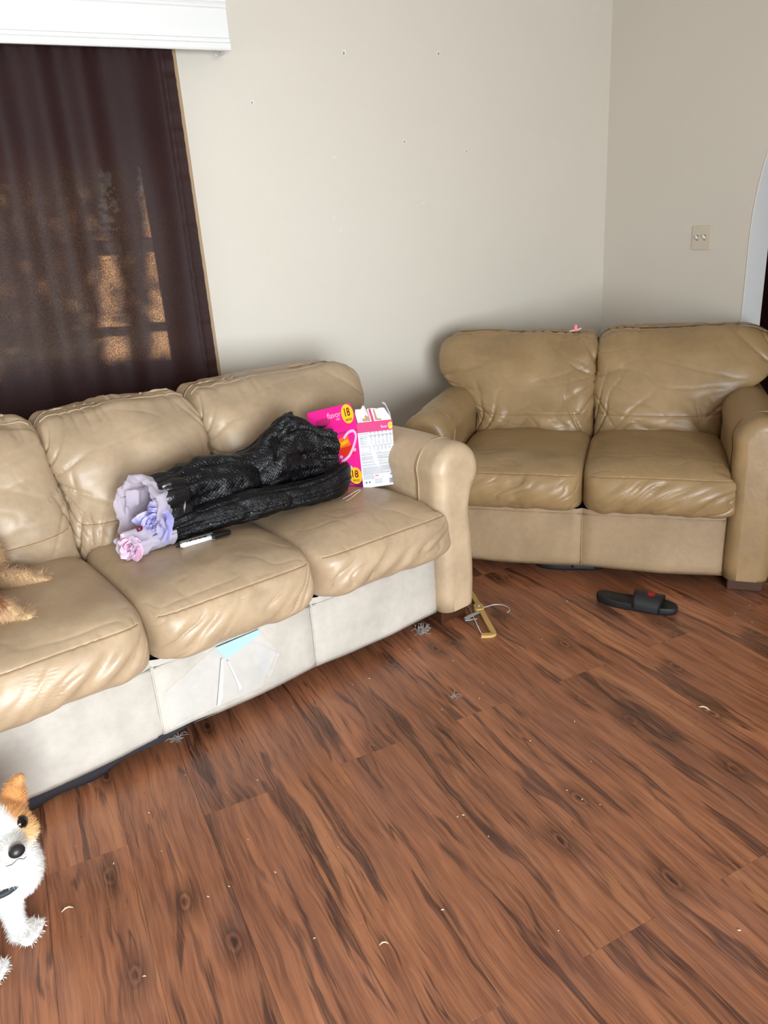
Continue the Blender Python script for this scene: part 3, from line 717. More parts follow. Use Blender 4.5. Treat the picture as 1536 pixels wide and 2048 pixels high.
for vv in rb.verts: vv.co = Vector((-.425, .268, .628)) + vv.co * (1 + .2 * math.sin(vv.co.x * 900))
o = bm_obj('berry', rb, simple('dark_red', hx(110, 20, 40), .35), bb, smooth=True); o['label'] = 'small dark red bead'
off(bb, pB)
wl = [(.300, .205, .545), (.34, .215, .548), (.38, .232, .548), (.402, .243, .545), (.400, .236, .543), (.37, .222, .541), (.33, .200, .540), (.305, .190, .540)]
V, F = tube([Vector(p) - Vector((.30, .205, .54)) for p in spline(wl, 6)], .0012, 6)
o = mesh_obj('wire_loop', V, F, simple('pale_wire', hx(226, 214, 196), .3)); o.location = SM @ Vector((.30, .205, .54)); o.rotation_euler = (0, 0, SRZ)
tag(o, 'thin pale wire loop poking out beside the foot of the pink carton', 'wire')

# marker in its clear packet
mp_ = (-.238, .216, .541); mk = sofa_thing('marker_pen', mp_, 'white and black marker pen in a clear packet lying before the black bundle', 'marker')
mk.rotation_euler = (0, 0, SRZ - R(4))
V, F = tube([(-.085, 0, .009), (-.075, 0, .009), (.02, 0, .009)], [.0045, .0085, .0085], 14); mesh_obj('barrel', V, F, M['white'], mk)
V, F = tube([(.02, 0, .009), (.025, 0, .009), (.085, 0, .009), (.088, 0, .009)], [.0088, .0092, .0088, .006], 14); mesh_obj('cap', V, F, gloss.m, mk)
V, F = tube([(-.098, 0, .009), (-.085, 0, .009)], [.002, .0048], 10); mesh_obj('tip', V, F, gloss.m, mk)
for i in range(9):
    b_ = bmesh.new(); box(b_, -.062 + i * .008, -.058 + i * .008 + .003 * (i % 2), -.0045, -.0005 + .002 * (i % 3), .0172, .0182); bm_obj('print_mark', b_, gloss.m, mk)
patchp = bmesh.new(); q = [(-.08, -.014), (-.02, -.020), (.03, -.013), (.03, .014), (-.08, .014)]
fv = [patchp.verts.new((a, c, .002)) for a, c in q]; gv = [patchp.verts.new((a, c * .8, .0195 if abs(c) < .0145 and c > 0 else .004)) for a, c in q]
patchp.faces.new(fv); patchp.faces.new(gv[::-1])
for i in range(5): patchp.faces.new((fv[i], gv[i], gv[(i + 1) % 5], fv[(i + 1) % 5]))
bm_obj('packet', patchp, tape_m, mk)

# ------------------------------------------------------------------ pink snack carton
card = {k: simple(k, c, r_) for k, c, r_ in (('card_pink', hx(238, 24, 140), .6), ('card_magenta', hx(196, 26, 104), .6), ('card_white', hx(214, 212, 214), .5), ('card_brown', hx(170, 138, 104), .8),
    ('card_yellow', hx(255, 196, 24), .6), ('card_maroon', hx(120, 22, 40), .45), ('card_orange', hx(244, 112, 36), .4), ('card_grey', hx(92, 98, 108), .6), ('card_dark', hx(40, 30, 60), .5), ('card_purple', hx(120, 20, 96), .4),
    ('card_palepink', hx(250, 190, 220), .4), ('card_red', hx(220, 50, 30), .4), ('card_green', hx(40, 120, 70), .5), ('card_cream', hx(250, 214, 170), .4))}
KB = [Vector(q) for q in ((-.250, 2.795, .530), (-.072, 2.715, .530), (.062, 2.738, .534), (0, 0, 0))]
KT = [Vector(q) for q in ((-.26, 2.83, .725), (-.079, 2.745, .776), (.055, 2.775, .774), (0, 0, 0))]
KB[3] = KB[0] + (KB[2] - KB[1]); KT[3] = KT[0] + (KT[2] - KT[1])
KB[3].z = .525
box_o = empty('snack_carton', KB[1], 0, 'torn-open pink snack carton standing on the sofa against the arm', 'carton')
KO = Vector(KB[1])
class Face:
    def __init__(s, a, b, c, d, out): s.q = [Vector(p) for p in (a, b, c, d)]; s.n = (s.q[1] - s.q[0]).cross(s.q[3] - s.q[0]).normalized(); s.n = s.n if s.n.dot(Vector(out)) > 0 else -s.n
    def at(s, u, v, h=0): a, b, c, d = s.q; return (a * (1 - u) + b * u) * (1 - v) + (d * (1 - u) + c * u) * v + s.n * h - KO
def sheet(name, fc, mat, th=.0022, parent=None, pts=None, n=6):
    b_ = bmesh.new()
    if pts is None: pts = [(i / n, 0) for i in range(n)] + [(1, i / n) for i in range(n)] + [(1 - i / n, 1) for i in range(n)] + [(0, 1 - i / n) for i in range(n)]
    f_ = [b_.verts.new(fc.at(u, v, 0)) for u, v in pts]; g_ = [b_.verts.new(fc.at(u, v, -th)) for u, v in pts]
    b_.faces.new(f_); b_.faces.new(g_[::-1])
    for i in range(len(pts)): b_.faces.new((f_[i], g_[i], g_[(i + 1) % len(pts)], f_[(i + 1) % len(pts)]))
    return bm_obj(name, b_, mat, parent or box_o)
def decal(name, fc, polys, mat, par, h=.0006):
    b_ = bmesh.new()
    for pts in polys:
        try: f_ = b_.faces.new([b_.verts.new(fc.at(u, v, h)) for u, v in pts])
        except Exception: pass
    me = bpy.data.meshes.new(name); b_.to_mesh(me); b_.free(); me.materials.append(mat)
    # triangulated flat print lies on the card
    o = bpy.data.objects.new(name, me); col.objects.link(o); o.parent = par; return o
def disc(u, v, ru, rv, n=28): return [(u + ru * math.cos(a), v + rv * math.sin(a)) for a in np.linspace(0, 2 * math.pi, n, endpoint=False)]
def rect(u0, u1, v0, v1): return [(u0, v0), (u1, v0), (u1, v1), (u0, v1)]
def text(name, body, fn, mat, par, bold=0.):
    cu_ = bpy.data.curves.new(name, 'FONT'); cu_.body = body; cu_.align_x = 'CENTER'; cu_.align_y = 'CENTER'; cu_.offset = bold; cu_.resolution_u = 3
    o = bpy.data.objects.new(name, cu_); col.objects.link(o); bpy.context.view_layer.update()
    me = bpy.data.meshes.new_from_object(o.evaluated_get(bpy.context.evaluated_depsgraph_get())); bpy.data.objects.remove(o)
    xs_ = [v.co.x for v in me.vertices]; ys_ = [v.co.y for v in me.vertices]
    cx, wx = (max(xs_) + min(xs_)) / 2, max(xs_) - min(xs_); cy, wy = (max(ys_) + min(ys_)) / 2, max(ys_) - min(ys_)
    for v in me.vertices: v.co = fn((v.co.x - cx) / wx * 2, (v.co.y - cy) / wy * 2)
    me.materials.clear(); me.materials.append(mat); me.update()
    o = bpy.data.objects.new(name, me); col.objects.link(o); o.parent = par; return o
def ftext(fc, body, u, v, hu, hv, mat, par, h=.0012, rot=0, bold=.0):
    c, s_ = math.cos(rot), math.sin(rot)
    return text('lettering', body, lambda x, y: fc.at(u + x * hu * c - y * hv * s_, v + x * hu * s_ + y * hv * c, h), mat, par, bold)
F1 = Face(KB[0], KB[1], KT[1], KT[0], (-.4, -1, 0)); F2 = Face(KB[1], KB[2], KT[2], KT[1], (0, -1, 0))
F3 = Face(KB[2], KB[3], KT[3], KT[2], (1, .6, 0)); F4 = Face(KB[3], KB[0], KT[0], KT[3], (0, 1, 0))
p1 = sheet('front_panel', F1, card['card_pink']); p1['label'] = 'bright pink printed front'
p2 = sheet('side_panel', F2, card['card_white']); p2['label'] = 'white side with printed table'
sheet('back_panel', F3, card['card_brown']); sheet('left_panel', F4, card['card_brown'])
# upper front flap
u_n = (KT[1] - KT[0]).normalized()
fl = Face(KT[0] + Vector((0, 0, .0)), KT[1], KT[1] + Vector((-.012, -.004, .086)), KT[0] + Vector((-.014, .002, .086)), (-.4, -1, 0))
fp = sheet('front_flap', fl, card['card_pink'], pts=[(0, 0), (.25, 0), (.5, 0), (.75, 0), (1, 0), (1.0, .4), (.96, .97), (.7, .985), (.4, .99), (.03, 1), (0, .6)])
decal('handle_hole', fl, [[(.12, .30), (.16, .16), (.30, .17), (.42, .27), (.48, .40), (.46, .56), (.34, .60), (.20, .55)]], card['card_magenta'], fp)
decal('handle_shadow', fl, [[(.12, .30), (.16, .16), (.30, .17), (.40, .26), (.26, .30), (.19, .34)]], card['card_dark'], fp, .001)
decal('yellow_badge', fl, [disc(.86, .54, .125, .43)], card['card_yellow'], fp)
ftext(fl, '18', .865, .63, .055, .19, card['card_maroon'], fp, bold=.02); ftext(fl, 'BAGS', .87, .29, .065, .055, card['card_maroon'], fp, bold=.02)
ftext(fl, 'flavor', .58, .64, .145, .13, card['card_palepink'], fp); ftext(fl, 'MIX', .65, .41, .04, .05, card['card_palepink'], fp)
# front panel print
decal('pale_band', F1, [rect(0, 1, .90, .93)], card['card_magenta'], p1, .0004)
decal('dark_foot', F1, [[(0, 0), (1, 0), (1, .12), (.6, .16), (0, .3)]], card['card_purple'], p1, .0004)
decal('snack_bag_print', F1, [[(.50, .80), (.78, .88), (.86, .60), (.60, .56)]], card['card_orange'], p1)
decal('snack_bag_print', F1, [[(.56, .66), (.86, .70), (.90, .56), (.62, .50)]], card['card_red'], p1, .0008)
ftext(F1, 'Cheetos', .68, .76, .11, .045, card['card_yellow'], p1, .0014, rot=.28, bold=.03)
decal('curl_print', F1, [[(.36, .90), (.40, .925), (.56, .90), (.58, .87), (.5, .865)]], card['card_cream'], p1, .0009)
for q in ((.16, .70, .06, .07), (.39, .71, .09, .085)): decal('round_bag_print', F1, [disc(*q)], card['card_dark'], p1)
decal('round_bag_print', F1, [disc(.40, .70, .06, .06)], card['card_yellow'], p1, .001); decal('round_bag_print', F1, [disc(.41, .67, .035, .03)], card['card_palepink'], p1, .0013)
decal('round_bag_print', F1, [disc(.12, .73, .03, .03)], card['card_green'], p1, .001); decal('round_bag_print', F1, [disc(.17, .67, .03, .04)], card['card_palepink'], p1, .001)
sw_ = []; pa_ = [Vector((.70, .82, 0)), Vector((.80, .90, 0)), Vector((.92, .91, 0)), Vector((.96, .82, 0)), Vector((.88, .66, 0)), Vector((.76, .52, 0)), Vector((.60, .44, 0))]
sp_ = spline(pa_, 6)
for i, p in enumerate(sp_):
    t_ = (sp_[min(i + 1, len(sp_) - 1)] - sp_[max(i - 1, 0)]).normalized(); sw_.append((p, Vector((-t_.y, t_.x, 0)) * .022))
decal('white_swirl', F1, [[((a + n1).x, (a + n1).y), ((b2 + n2).x, (b2 + n2).y), ((b2 - n2).x, (b2 - n2).y), ((a - n1).x, (a - n1).y)] for (a, n1), (b2, n2) in zip(sw_, sw_[1:])], card['card_palepink'], p1, .0016)
for (u, v) in ((.90, .62), (.60, .52), (.78, .34)): decal('white_dot', F1, [disc(u, v, .035, .028, 16)], card['card_palepink'], p1, .0012); decal('white_dot', F1, [rect(u - .006, u + .006, v - .013, v + .013)], card['card_grey'], p1, .0016)
decal('yellow_badge', F1, [disc(.86, .205, .14, .135)], card['card_yellow'], p1, .0008)
ftext(F1, '18', .86, .235, .068, .060, card['card_maroon'], p1, .0012, bold=.02); ftext(F1, 'BAGS', .87, .13, .07, .018, card['card_maroon'], p1, .0012, bold=.02)
# side panel print: magenta head band, table rules, unreadable fine print as grey lines, bar code
decal('magenta_band', F2, [rect(0, 1, .86, 1.0)], card['card_magenta'], p2)
decal('yellow_badge', F2, [disc(.93, .93, .065, .055, 20)], card['card_yellow'], p2, .001); ftext(F2, '18', .935, .94, .025, .02, card['card_maroon'], p2, .0014)
ftext(F2, 'flavor', .75, .925, .09, .022, card['card_palepink'], p2, .0012)
g_ = []
for v in (.800, .640): g_.append(rect(.03, .97, v, v + .006))
g_ += [rect(.03, .30, .835, .842), rect(.03, .24, .775, .782)]
rd = random.Random(5)
for c_ in range(6):
    u0 = .32 + c_ * .11
    for k in range(3): g_.append(rect(u0, u0 + .07 - .01 * (k % 2), .838 + k * .008, .842 + k * .008))
    g_.append(rect(u0, u0 + .075, .812, .817)); g_.append(rect(u0 + .01, u0 + .07, .782, .792))
    for k in range(9): g_.append(rect(u0 + .02 * rd.random(), u0 + .05 + .03 * rd.random(), .768 - k * .0125, .772 - k * .0125))
    for k in range(5): g_.append(rect(u0 - .05, u0 + .02, .625 - k * .012, .629 - k * .012))
for k in range(9): g_.append(rect(.04, .12 + .16 * rd.random(), .768 - k * .0125, .772 - k * .0125))
v = .555
while v > .20:
    ln = rd.choice([.9, .9, .95, .6, .93]); g_.append(rect(.03, .05 + ln * .95, v, v + .004)); v -= .0105 if rd.random() > .2 else .024
for k in range(7): g_.append(rect(.03, .34, .19 - k * .009, .193 - k * .009))
decal('fine_print', F2, g_, card['card_grey'], p2, .0008)
decal('fine_print_frame', F2, [rect(.28, .283, .03, .14), rect(.62, .623, .03, .14), rect(.28, .62, .14, .142)] + [rect(.34, .56, .12 - k * .013, .124 - k * .013) for k in range(6)], card['card_grey'], p2, .0008)
decal('orange_mark', F2, [disc(.42, .175, .06, .012)], card['card_red'], p2, .0009)
decal('bar_code', F2, [rect(.76 + k * .016, .76 + k * .016 + rd.choice([.004, .008, .011]), .03, .115) for k in range(14)], card['card_dark'], p2, .0009)
decal('small_mark', F2, [disc(.82, .175, .03, .014, 14), disc(.90, .175, .03, .014, 14), rect(.78, .93, .140, .148), rect(.17, .22, .075, .10), rect(.08, .13, .075, .10)], card['card_grey'], p2, .0009)
# torn side flap with bare glue patches
sf = Face(KT[1], KT[2], KT[2] + Vector((-.010, .012, .050)), KT[1] + Vector((-.004, .004, .056)), (0, -1, 0))
s1 = sheet('side_flap', sf, card['card_white'], pts=[(.04, 0), (.35, 0), (.7, 0), (.98, 0), (.97, .3), (.93, .55), (.86, .97), (.70, .98), (.66, .93), (.52, 1.0), (.36, .97), (.33, .8), (.30, .97), (.02, .98), (.0, .7)])
decal('magenta_stripe', sf, [[(.43, .06), (.50, .06), (.46, .96), (.39, .96)], rect(.04, .98, .0, .08)], card['card_magenta'], s1)
decal('torn_patch', sf, [[(.18, .12), (.40, .12), (.36, .95), (.30, .93), (.27, .5), (.17, .35)], [(.53, .15), (.70, .10), (.72, .20), (.60, .28), (.56, .93), (.52, .93)]], card['card_brown'], s1)
for pts in ([(.16, .9, .0), (.24, 1.25, .01), (.28, 1.2, .015), (.36, .45, .004), (.30, .5, .0)], [(.98, .0, 0), (1.03, .5, -.02), (.98, 1.25, -.03), (.86, 1.38, -.01), (.84, 1.28, -.005), (.95, 1.05, -.02), (.97, .5, -.01)]):
    b_ = bmesh.new()
    f_ = [b_.verts.new(sf.at(u, v, h)) for u, v, h in pts]; g2 = [b_.verts.new(sf.at(u, v, h - .0018)) for u, v, h in pts]
    b_.faces.new(f_); b_.faces.new(g2[::-1])
    for i in range(len(pts)): b_.faces.new((f_[i], g2[i], g2[(i + 1) % len(pts)], f_[(i + 1) % len(pts)]))
    bm_obj('torn_strip', b_, card['card_white'], box_o)

# ------------------------------------------------------------------ small things on and under the loveseat
pc = sofa_thing('hair_clip', (-.102, .775, .938), 'small pink plastic clip sitting on top of the loveseat back', 'clip', base=LM, rz=LRZ)
pk = simple('pink_plastic', hx(240, 130, 150), .35); pk2 = simple('pale_pink_plastic', hx(236, 196, 184), .4)
V, F = tube([(0, 0, -.002), (0, 0, .012), (.001, 0, .024), (.001, 0, .028)], [.010, .0085, .008, .005], 12); mesh_obj('knob', V, F, pk, pc)
V, F = tube(spline([(-.028, -.004, -.004), (-.012, -.006, .001), (0, -.006, .002), (.014, -.004, .006), (.026, 0, .010)], 5), .0032, 8); mesh_obj('wing', V, F, pk2, pc)

blk = simple('black_rubber', hx(20, 20, 22), .6); blk2 = simple('black_fabric_strap', hx(27, 27, 29), .55)
def slide(loc, ang, label, lettering=True):
    t = empty('slide_sandal', loc, ang, label, 'sandal')
    n = 40; L = []
    for i in range(n):
        a = 2 * math.pi * i / n; x = math.cos(a); y = math.sin(a)
        px = .155 * math.copysign(abs(x) ** .85, x); wv_ = .040 + .012 * ss(-.05, .12, px); py = wv_ * math.copysign(abs(y) ** .8, y) + .006 * math.sin(px * 18); L.append((px, float(py)))
    V = []; F = []
    for (z, s_) in ((0, .94), (.004, .98), (.012, 1), (.022, 1), (.028, .985), (.030, .95), (.0265, .90), (.026, .5)):
        for (a, c) in L: V.append((a * (s_ if s_ > .6 else s_), c * s_, z + .008 * float(ss(-.05, -.15, a)) * (z > .01)))
    for i in range(7):
        for k in range(n): F.append((i * n + k, i * n + (k + 1) % n, (i + 1) * n + (k + 1) % n, (i + 1) * n + k))
    F.append(tuple(range(n))[::-1]); F.append(tuple(7 * n + k for k in range(n)))
    mesh_obj('sole', V, F, blk, t)
    nu_, nv_ = 26, 10; V = []; F = []
    def sp(a, b, h=0):   # a across 0..1, b along 0..1
        th = math.pi * a; y = -math.cos(th) * (.0535 + h); z = .012 + math.sin(th) ** .75 * (.052 + h); x = -.002 + b * .098 + .012 * math.sin(th) * (b - .5); return Vector((x, y, z + .006 * (1 - b)))
    for h in (0, -.005):
        for i in range(nu_):
            for j in range(nv_): V.append(sp(i / (nu_ - 1), j / (nv_ - 1), h))
    m_ = nu_ * nv_
    for i in range(nu_ - 1):
        for j in range(nv_ - 1):
            q = i * nv_ + j; F.append((q, q + nv_, q + nv_ + 1, q + 1)); F.append((m_ + q, m_ + q + 1, m_ + q + nv_ + 1, m_ + q + nv_))
    for i in range(nu_ - 1):
        for j in (0, nv_ - 1): q = i * nv_ + j; F.append((q, m_ + q, m_ + q + nv_, q + nv_))
    s = mesh_obj('strap', V, F, blk2, t)
    if lettering:
        text('lettering', 'PUMA', lambda x, y: sp(.50 - x * .12, .58 + y * .13, .0012), simple('red_print', hx(214, 30, 34), .5), s, .01)
    return t
slide((.963, 2.607, 0), math.atan2(2.522 - 2.691, 1.101 - .825), 'black slide sandal with red lettering lying on the floor before the loveseat')
slide((.815, 3.01, 0), R(-12), 'black shoe half hidden in the dark underneath the loveseat', False)

# clamp hanger
hg = empty('clamp_hanger', (.351, 2.671, 0), 0, 'tan wooden clamp hanger with wire hook on the floor by the sofa foot', 'hanger')
hw = simple('pale_tan_wood', hx(196, 164, 98), .45)
O_ = Vector((.351, 2.671, 0))
def flat(name, pts, wd, z0, z1, mat, par):
    b_ = bmesh.new(); P_ = [Vector(p) for p in pts]
    lo = []; hi = []
    for i, p in enumerate(P_):
        t_ = (P_[min(i + 1, len(P_) - 1)] - P_[max(i - 1, 0)]).normalized(); n2 = Vector((-t_.y, t_.x, 0)); ww = wd[i] if hasattr(wd, '__len__') else wd
        lo.append([b_.verts.new(p + n2 * ww / 2 * s_ - O_ + Vector((0, 0, zz))) for s_, zz in ((1, z0), (1, z1), (-1, z1), (-1, z0))])
    for a, c in zip(lo, lo[1:]):
        for k in range(4): b_.faces.new((a[k], a[(k + 1) % 4], c[(k + 1) % 4], c[k]))
    b_.faces.new(lo[0][::-1]); b_.faces.new(lo[-1])
    return bm_obj(name, b_, mat, par, bevel=.0015)
flat('wooden_bar', spline([(.330, 2.86, 0), (.343, 2.78, 0), (.353, 2.70, 0), (.358, 2.66, 0), (.368, 2.56, 0), (.378, 2.475, 0), (.376, 2.460, 0), (.362, 2.454, 0), (.330, 2.456, 0)], 4), .020, .001, .012, hw, hg)
b_ = bmesh.new(); bmesh.ops.create_cone(b_, segments=24, radius1=.026, radius2=.024, depth=.014, cap_ends=True)
for vv in b_.verts: vv.co = Vector((.352 + vv.co.x * .85, 2.672 + vv.co.y * 1.15, .009 + vv.co.z)) - O_
bm_obj('hub', b_, hw, hg, bevel=.001)
b_ = bmesh.new(); bmesh.ops.create_icosphere(b_, subdivisions=2, radius=.004)
for vv in b_.verts: vv.co = vv.co * 1 + Vector((.002, .001, .016))
bm_obj('rivet', b_, metal, hg, smooth=True)
V, F = tube([Vector(p) - O_ for p in spline([(.36, 2.665, .010), (.39, 2.672, .012), (.415, 2.678, .014), (.445, 2.672, .014), (.466, 2.650, .013), (.468, 2.625, .012), (.455, 2.612, .010)], 6)], .0019, 8); mesh_obj('hook', V, F, metal, hg)
V, F = tube([Vector(p) - O_ for p in ((.300, 2.80, .004), (.318, 2.64, .006), (.334, 2.462, .008))], .0018, 8); mesh_obj('rod', V, F, metal, hg)
clip_m = simple('clip_metal', hx(205, 205, 205), .3, Metallic=.4)
flat('clip', [(.288, 2.588, 0), (.30, 2.60, 0), (.335, 2.625, 0), (.35, 2.632, 0)], [.016, .020, .016, .010], .009, .0105, clip_m, hg)
flat('clip', [(.286, 2.590, 0), (.305, 2.592, 0), (.335, 2.592, 0)], [.012, .016, .006], .002, .0035, clip_m, hg)

# crumbs, lint and hair on the floor
lint = simple('grey_lint', hx(178, 172, 168), .9); crumb = simple('pale_crumb', hx(226, 206, 176), .7)
def lint_tuft(loc, r_, n, label, mat=lint, grp=None):
    rd = random.Random(int(loc[0] * 1000)); parts = []
    for i in range(n):
        a0 = rd.uniform(0, 6.3); q0 = r_ * .7 * rd.random() ** .5; p = Vector((q0 * math.cos(a0), q0 * .7 * math.sin(a0), .002 + rd.random() * r_ * .25)); pts = [p]; d = Vector((rd.uniform(-1, 1), rd.uniform(-1, 1), rd.uniform(0, .7))).normalized()
        for k in range(6):
            d = (d + Vector((rd.uniform(-1.4, 1.4), rd.uniform(-1.4, 1.4), rd.uniform(-.8, .7)))).normalized(); p = p + d * r_ * .22; p = Vector((p.x, p.y, max(p.z, .0015))); pts.append(p)
        parts.append(tube(pts, r_ * .022, 4))
    V, F = join_geo(parts); o = mesh_obj('lint_tuft', V, F, mat); o.location = (loc[0], loc[1], 0); return tag(o, label, 'lint', grp)
lint_tuft((.115, 2.529), .030, 60, 'grey fluff ball on the floor just before the sofa front, left of its right foot')
lint_tuft((-.938, 1.798), .034, 50, 'grey fluff clinging to the floor at the sagging cloth under the sofa, near the dog')
lint_tuft((.194, 2.09), .022, 10, 'thin loose hair tuft on the floor below the hanger')
lint_tuft((-.70, 1.97), .024, 26, 'grey fluff at the sofa front edge under the left base seam')
def fleck(loc, label, s_=.012, ang=0.):
    V, F = tube([Vector((-s_, 0, .002)), Vector((-s_ * .3, s_ * .35, .004)), Vector((s_ * .4, s_ * .3, .004)), Vector((s_, -s_ * .1, .0018))], [s_ * .06, s_ * .16, s_ * .14, s_ * .05], 6)
    o = mesh_obj('paper_scrap', V, F, crumb); o.location = (loc[0], loc[1], 0); o.rotation_euler = (0, 0, ang); return tag(o, label, 'scrap')
fleck((.945, 1.934), 'curled pale scrap on the open floor at the right edge of the picture', .016, -.6)
fleck((.926, 2.596), 'tiny white scrap beside the slide sandal', .011, 0)
fleck((-.066, 1.194), 'small pale scrap on the floor at the bottom middle of the picture', .010, .2)
fleck((-.81, 1.344), 'short white hair scrap on the floor right of the white dog', .013, .5)
rd = random.Random(11); V0, F0 = tube([Vector((-.004, 0, .0012)), Vector((0, .001, .002)), Vector((.004, 0, .0012))], [.0006, .0016, .0007], 5)
cm0 = None
for i in range(46):
    while True:
        x, y = rd.uniform(-.9, 1.4), rd.uniform(1.1, 2.75)
        lx = (Vector((x, y, 0)) - SL); sx_ = lx.x * math.cos(SRZ) + lx.y * math.sin(SRZ); sy_ = -lx.x * math.sin(SRZ) + lx.y * math.cos(SRZ)
        if not (sy_ > -.05 and sx_ < .85) and abs(x - .96) > .2: break
    if cm0 is None: o = mesh_obj('crumb', V0, F0, crumb); cm0 = o
    else: o = cm0.copy(); col.objects.link(o)
    o.location = (x, y, 0); o.rotation_euler = (0, 0, rd.uniform(0, 3)); o.scale = [rd.uniform(.4, 1.0)] * 3
    tag(o, 'tiny pale crumb scattered on the wooden floor', 'crumb', 'crumbs on the floor')

# ------------------------------------------------------------------ dogs
def ellip(c, r_, axes=None, seg=2):
    b_ = bmesh.new(); bmesh.ops.create_icosphere(b_, subdivisions=3, radius=1)
    c = Vector(c); V = []
    for v in b_.verts:
        p = Vector((v.co.x * r_[0], v.co.y * r_[1], v.co.z * r_[2]))
        if axes: p = axes[0] * p.x + axes[1] * p.y + axes[2] * p.z
        V.append(c + p)
    b_.verts.index_update(); F = [tuple(q.index for q in f.verts) for f in b_.faces]; b_.free(); return V, F
def limb(pts, rs): return tube(spline(pts, 4), np.interp(np.linspace(0, 1, (len(pts) - 1) * 4 + 1), np.linspace(0, 1, len(pts)), rs), 14)
def blend(name, parts, voxel, mat, smooth=4, colfn=None, origin=Vector((0, 0, 0))):
    V, F = join_geo(parts); o = mesh_obj(name, [Vector(v) - origin for v in V], F)
    # flip inverted pieces consistently
    b_ = bmesh.new(); b_.from_mesh(o.data); bmesh.ops.recalc_face_normals(b_, faces=b_.faces); b_.to_mesh(o.data); b_.free()
    mo = o.modifiers.new('r', 'REMESH'); mo.mode = 'VOXEL'; mo.voxel_size = voxel
    ms = o.modifiers.new('s', 'SMOOTH'); ms.iterations = smooth; ms.factor = .6
    bpy.context.view_layer.update(); me = bpy.data.meshes.new_from_object(o.evaluated_get(bpy.context.evaluated_depsgraph_get()))
    bpy.data.objects.remove(o); me.materials.clear(); me.materials.append(mat); me.shade_smooth()
    if colfn:
        at = me.color_attributes.new('fur', 'FLOAT_COLOR', 'POINT')
        for i, v in enumerate(me.vertices): at.data[i].color = colfn(v.co + origin)
    o = bpy.data.objects.new(name, me); col.objects.link(o); o.location = origin; return o
def fur_mat(name):
    x = N(name); a = x.n('VertexColor'); a.layer_name = 'fur'; x.l(a.outputs[0], x.b.inputs['Base Color']); x.set(Roughness=.65, Sheen_Weight=.2); return x.m
def fur(body, n, length, width, flow, mat, seed, curl=0., colfn=None, skip=None):
    me = body.data; rd_ = np.random.default_rng(seed); me.calc_loop_triangles()
    co = np.array([v.co[:] for v in me.vertices]); no = np.array([v.normal[:] for v in me.vertices]); tr = np.array([t.vertices[:] for t in me.loop_triangles])
    ar = np.linalg.norm(np.cross(co[tr[:, 1]] - co[tr[:, 0]], co[tr[:, 2]] - co[tr[:, 0]]), axis=1); pick = rd_.choice(len(tr), n, p=ar / ar.sum())
    w3 = rd_.dirichlet((1, 1, 1), n); P = (co[tr[pick]] * w3[:, :, None]).sum(1); Nn = (no[tr[pick]] * w3[:, :, None]).sum(1)
    V = []; F = []; C = []; off_ = np.array(body.location)
    for i in range(n):
        p = P[i]; wp = Vector(p + off_)
        if skip and skip(wp): continue
        nn = Nn[i]; fl_ = np.array(flow(wp)); fl_ = fl_ - nn * fl_.dot(nn); d = nn * .45 + fl_ * .9 + rd_.normal(0, .22, 3); d /= np.linalg.norm(d); L = length * rd_.uniform(.6, 1.2)
        s_ = np.cross(d, nn); s_ = s_ / (np.linalg.norm(s_) + 1e-6) * width; c = colfn(wp); c = tuple(q * rd_.uniform(.85, 1.1) for q in c[:3]) + (1,)
        b0 = len(V); q = p - nn * .001; ns = 3 if not curl else 5
        for k in range(ns):
            V += [tuple(q - s_ * (1 - k / ns)), tuple(q + s_ * (1 - k / ns))]; C += [c, c]
            if curl: d = d + curl * np.array([math.sin(k * 2.1 + i), math.cos(k * 2.1 + i), math.sin(k * 1.3 + 2 * i)]); d /= np.linalg.norm(d)
            q = q + d * L / ns - np.array([0, 0, .0004 * k])
        V.append(tuple(q)); C.append(c)
        for k in range(ns - 1): a = b0 + 2 * k; F.append((a, a + 1, a + 3, a + 2))
        a = b0 + 2 * (ns - 1); F.append((a, a + 1, b0 + 2 * ns))
    o = mesh_obj('fur', V, F, mat, body); o['kind'] = 'stuff'
    at = o.data.color_attributes.new('fur', 'FLOAT_COLOR', 'POINT'); at.data.foreach_set('color', np.array(C, dtype=np.float32).ravel()); return o
FM = fur_mat('dog_fur')
# white and tan dog at the lower left, standing, looking up at the camera
HF = Vector((.65, -.67, .36)).normalized(); HX = Vector((0, 0, 1)).cross(HF).normalized(); HZ = HF.cross(HX)
tilt = R(-6); HX, HZ = HX * math.cos(tilt) + HZ * math.sin(tilt), HZ * math.cos(tilt) - HX * math.sin(tilt)
HC = Vector((-.905, 1.338, .258)); h = lambda x, y, z: HC + HX * x + HF * y + HZ * z
AX = (HX, HF, HZ); HS = 1.14
h = lambda x, y, z: HC + (HX * x + HF * y + HZ * z) * HS
def toes(px, py, pz, dr, n=4, s_=1.):
    d = Vector(dr).normalized(); sd = Vector((-d.y, d.x, 0)); out = [ellip((px, py, pz + .014 * s_), (.026 * s_, .026 * s_, .015 * s_))]
    for k in range(n):
        o_ = (k - (n - 1) / 2) * .0145 * s_; q = Vector((px, py, pz)) + d * (.030 - .004 * abs(k - 1.5)) * s_ + sd * o_
        out.append(ellip((q.x, q.y, pz + .0105 * s_), (.015 * s_, .0082 * s_, .0098 * s_), (d, sd, Vector((0, 0, 1)))))
    return out
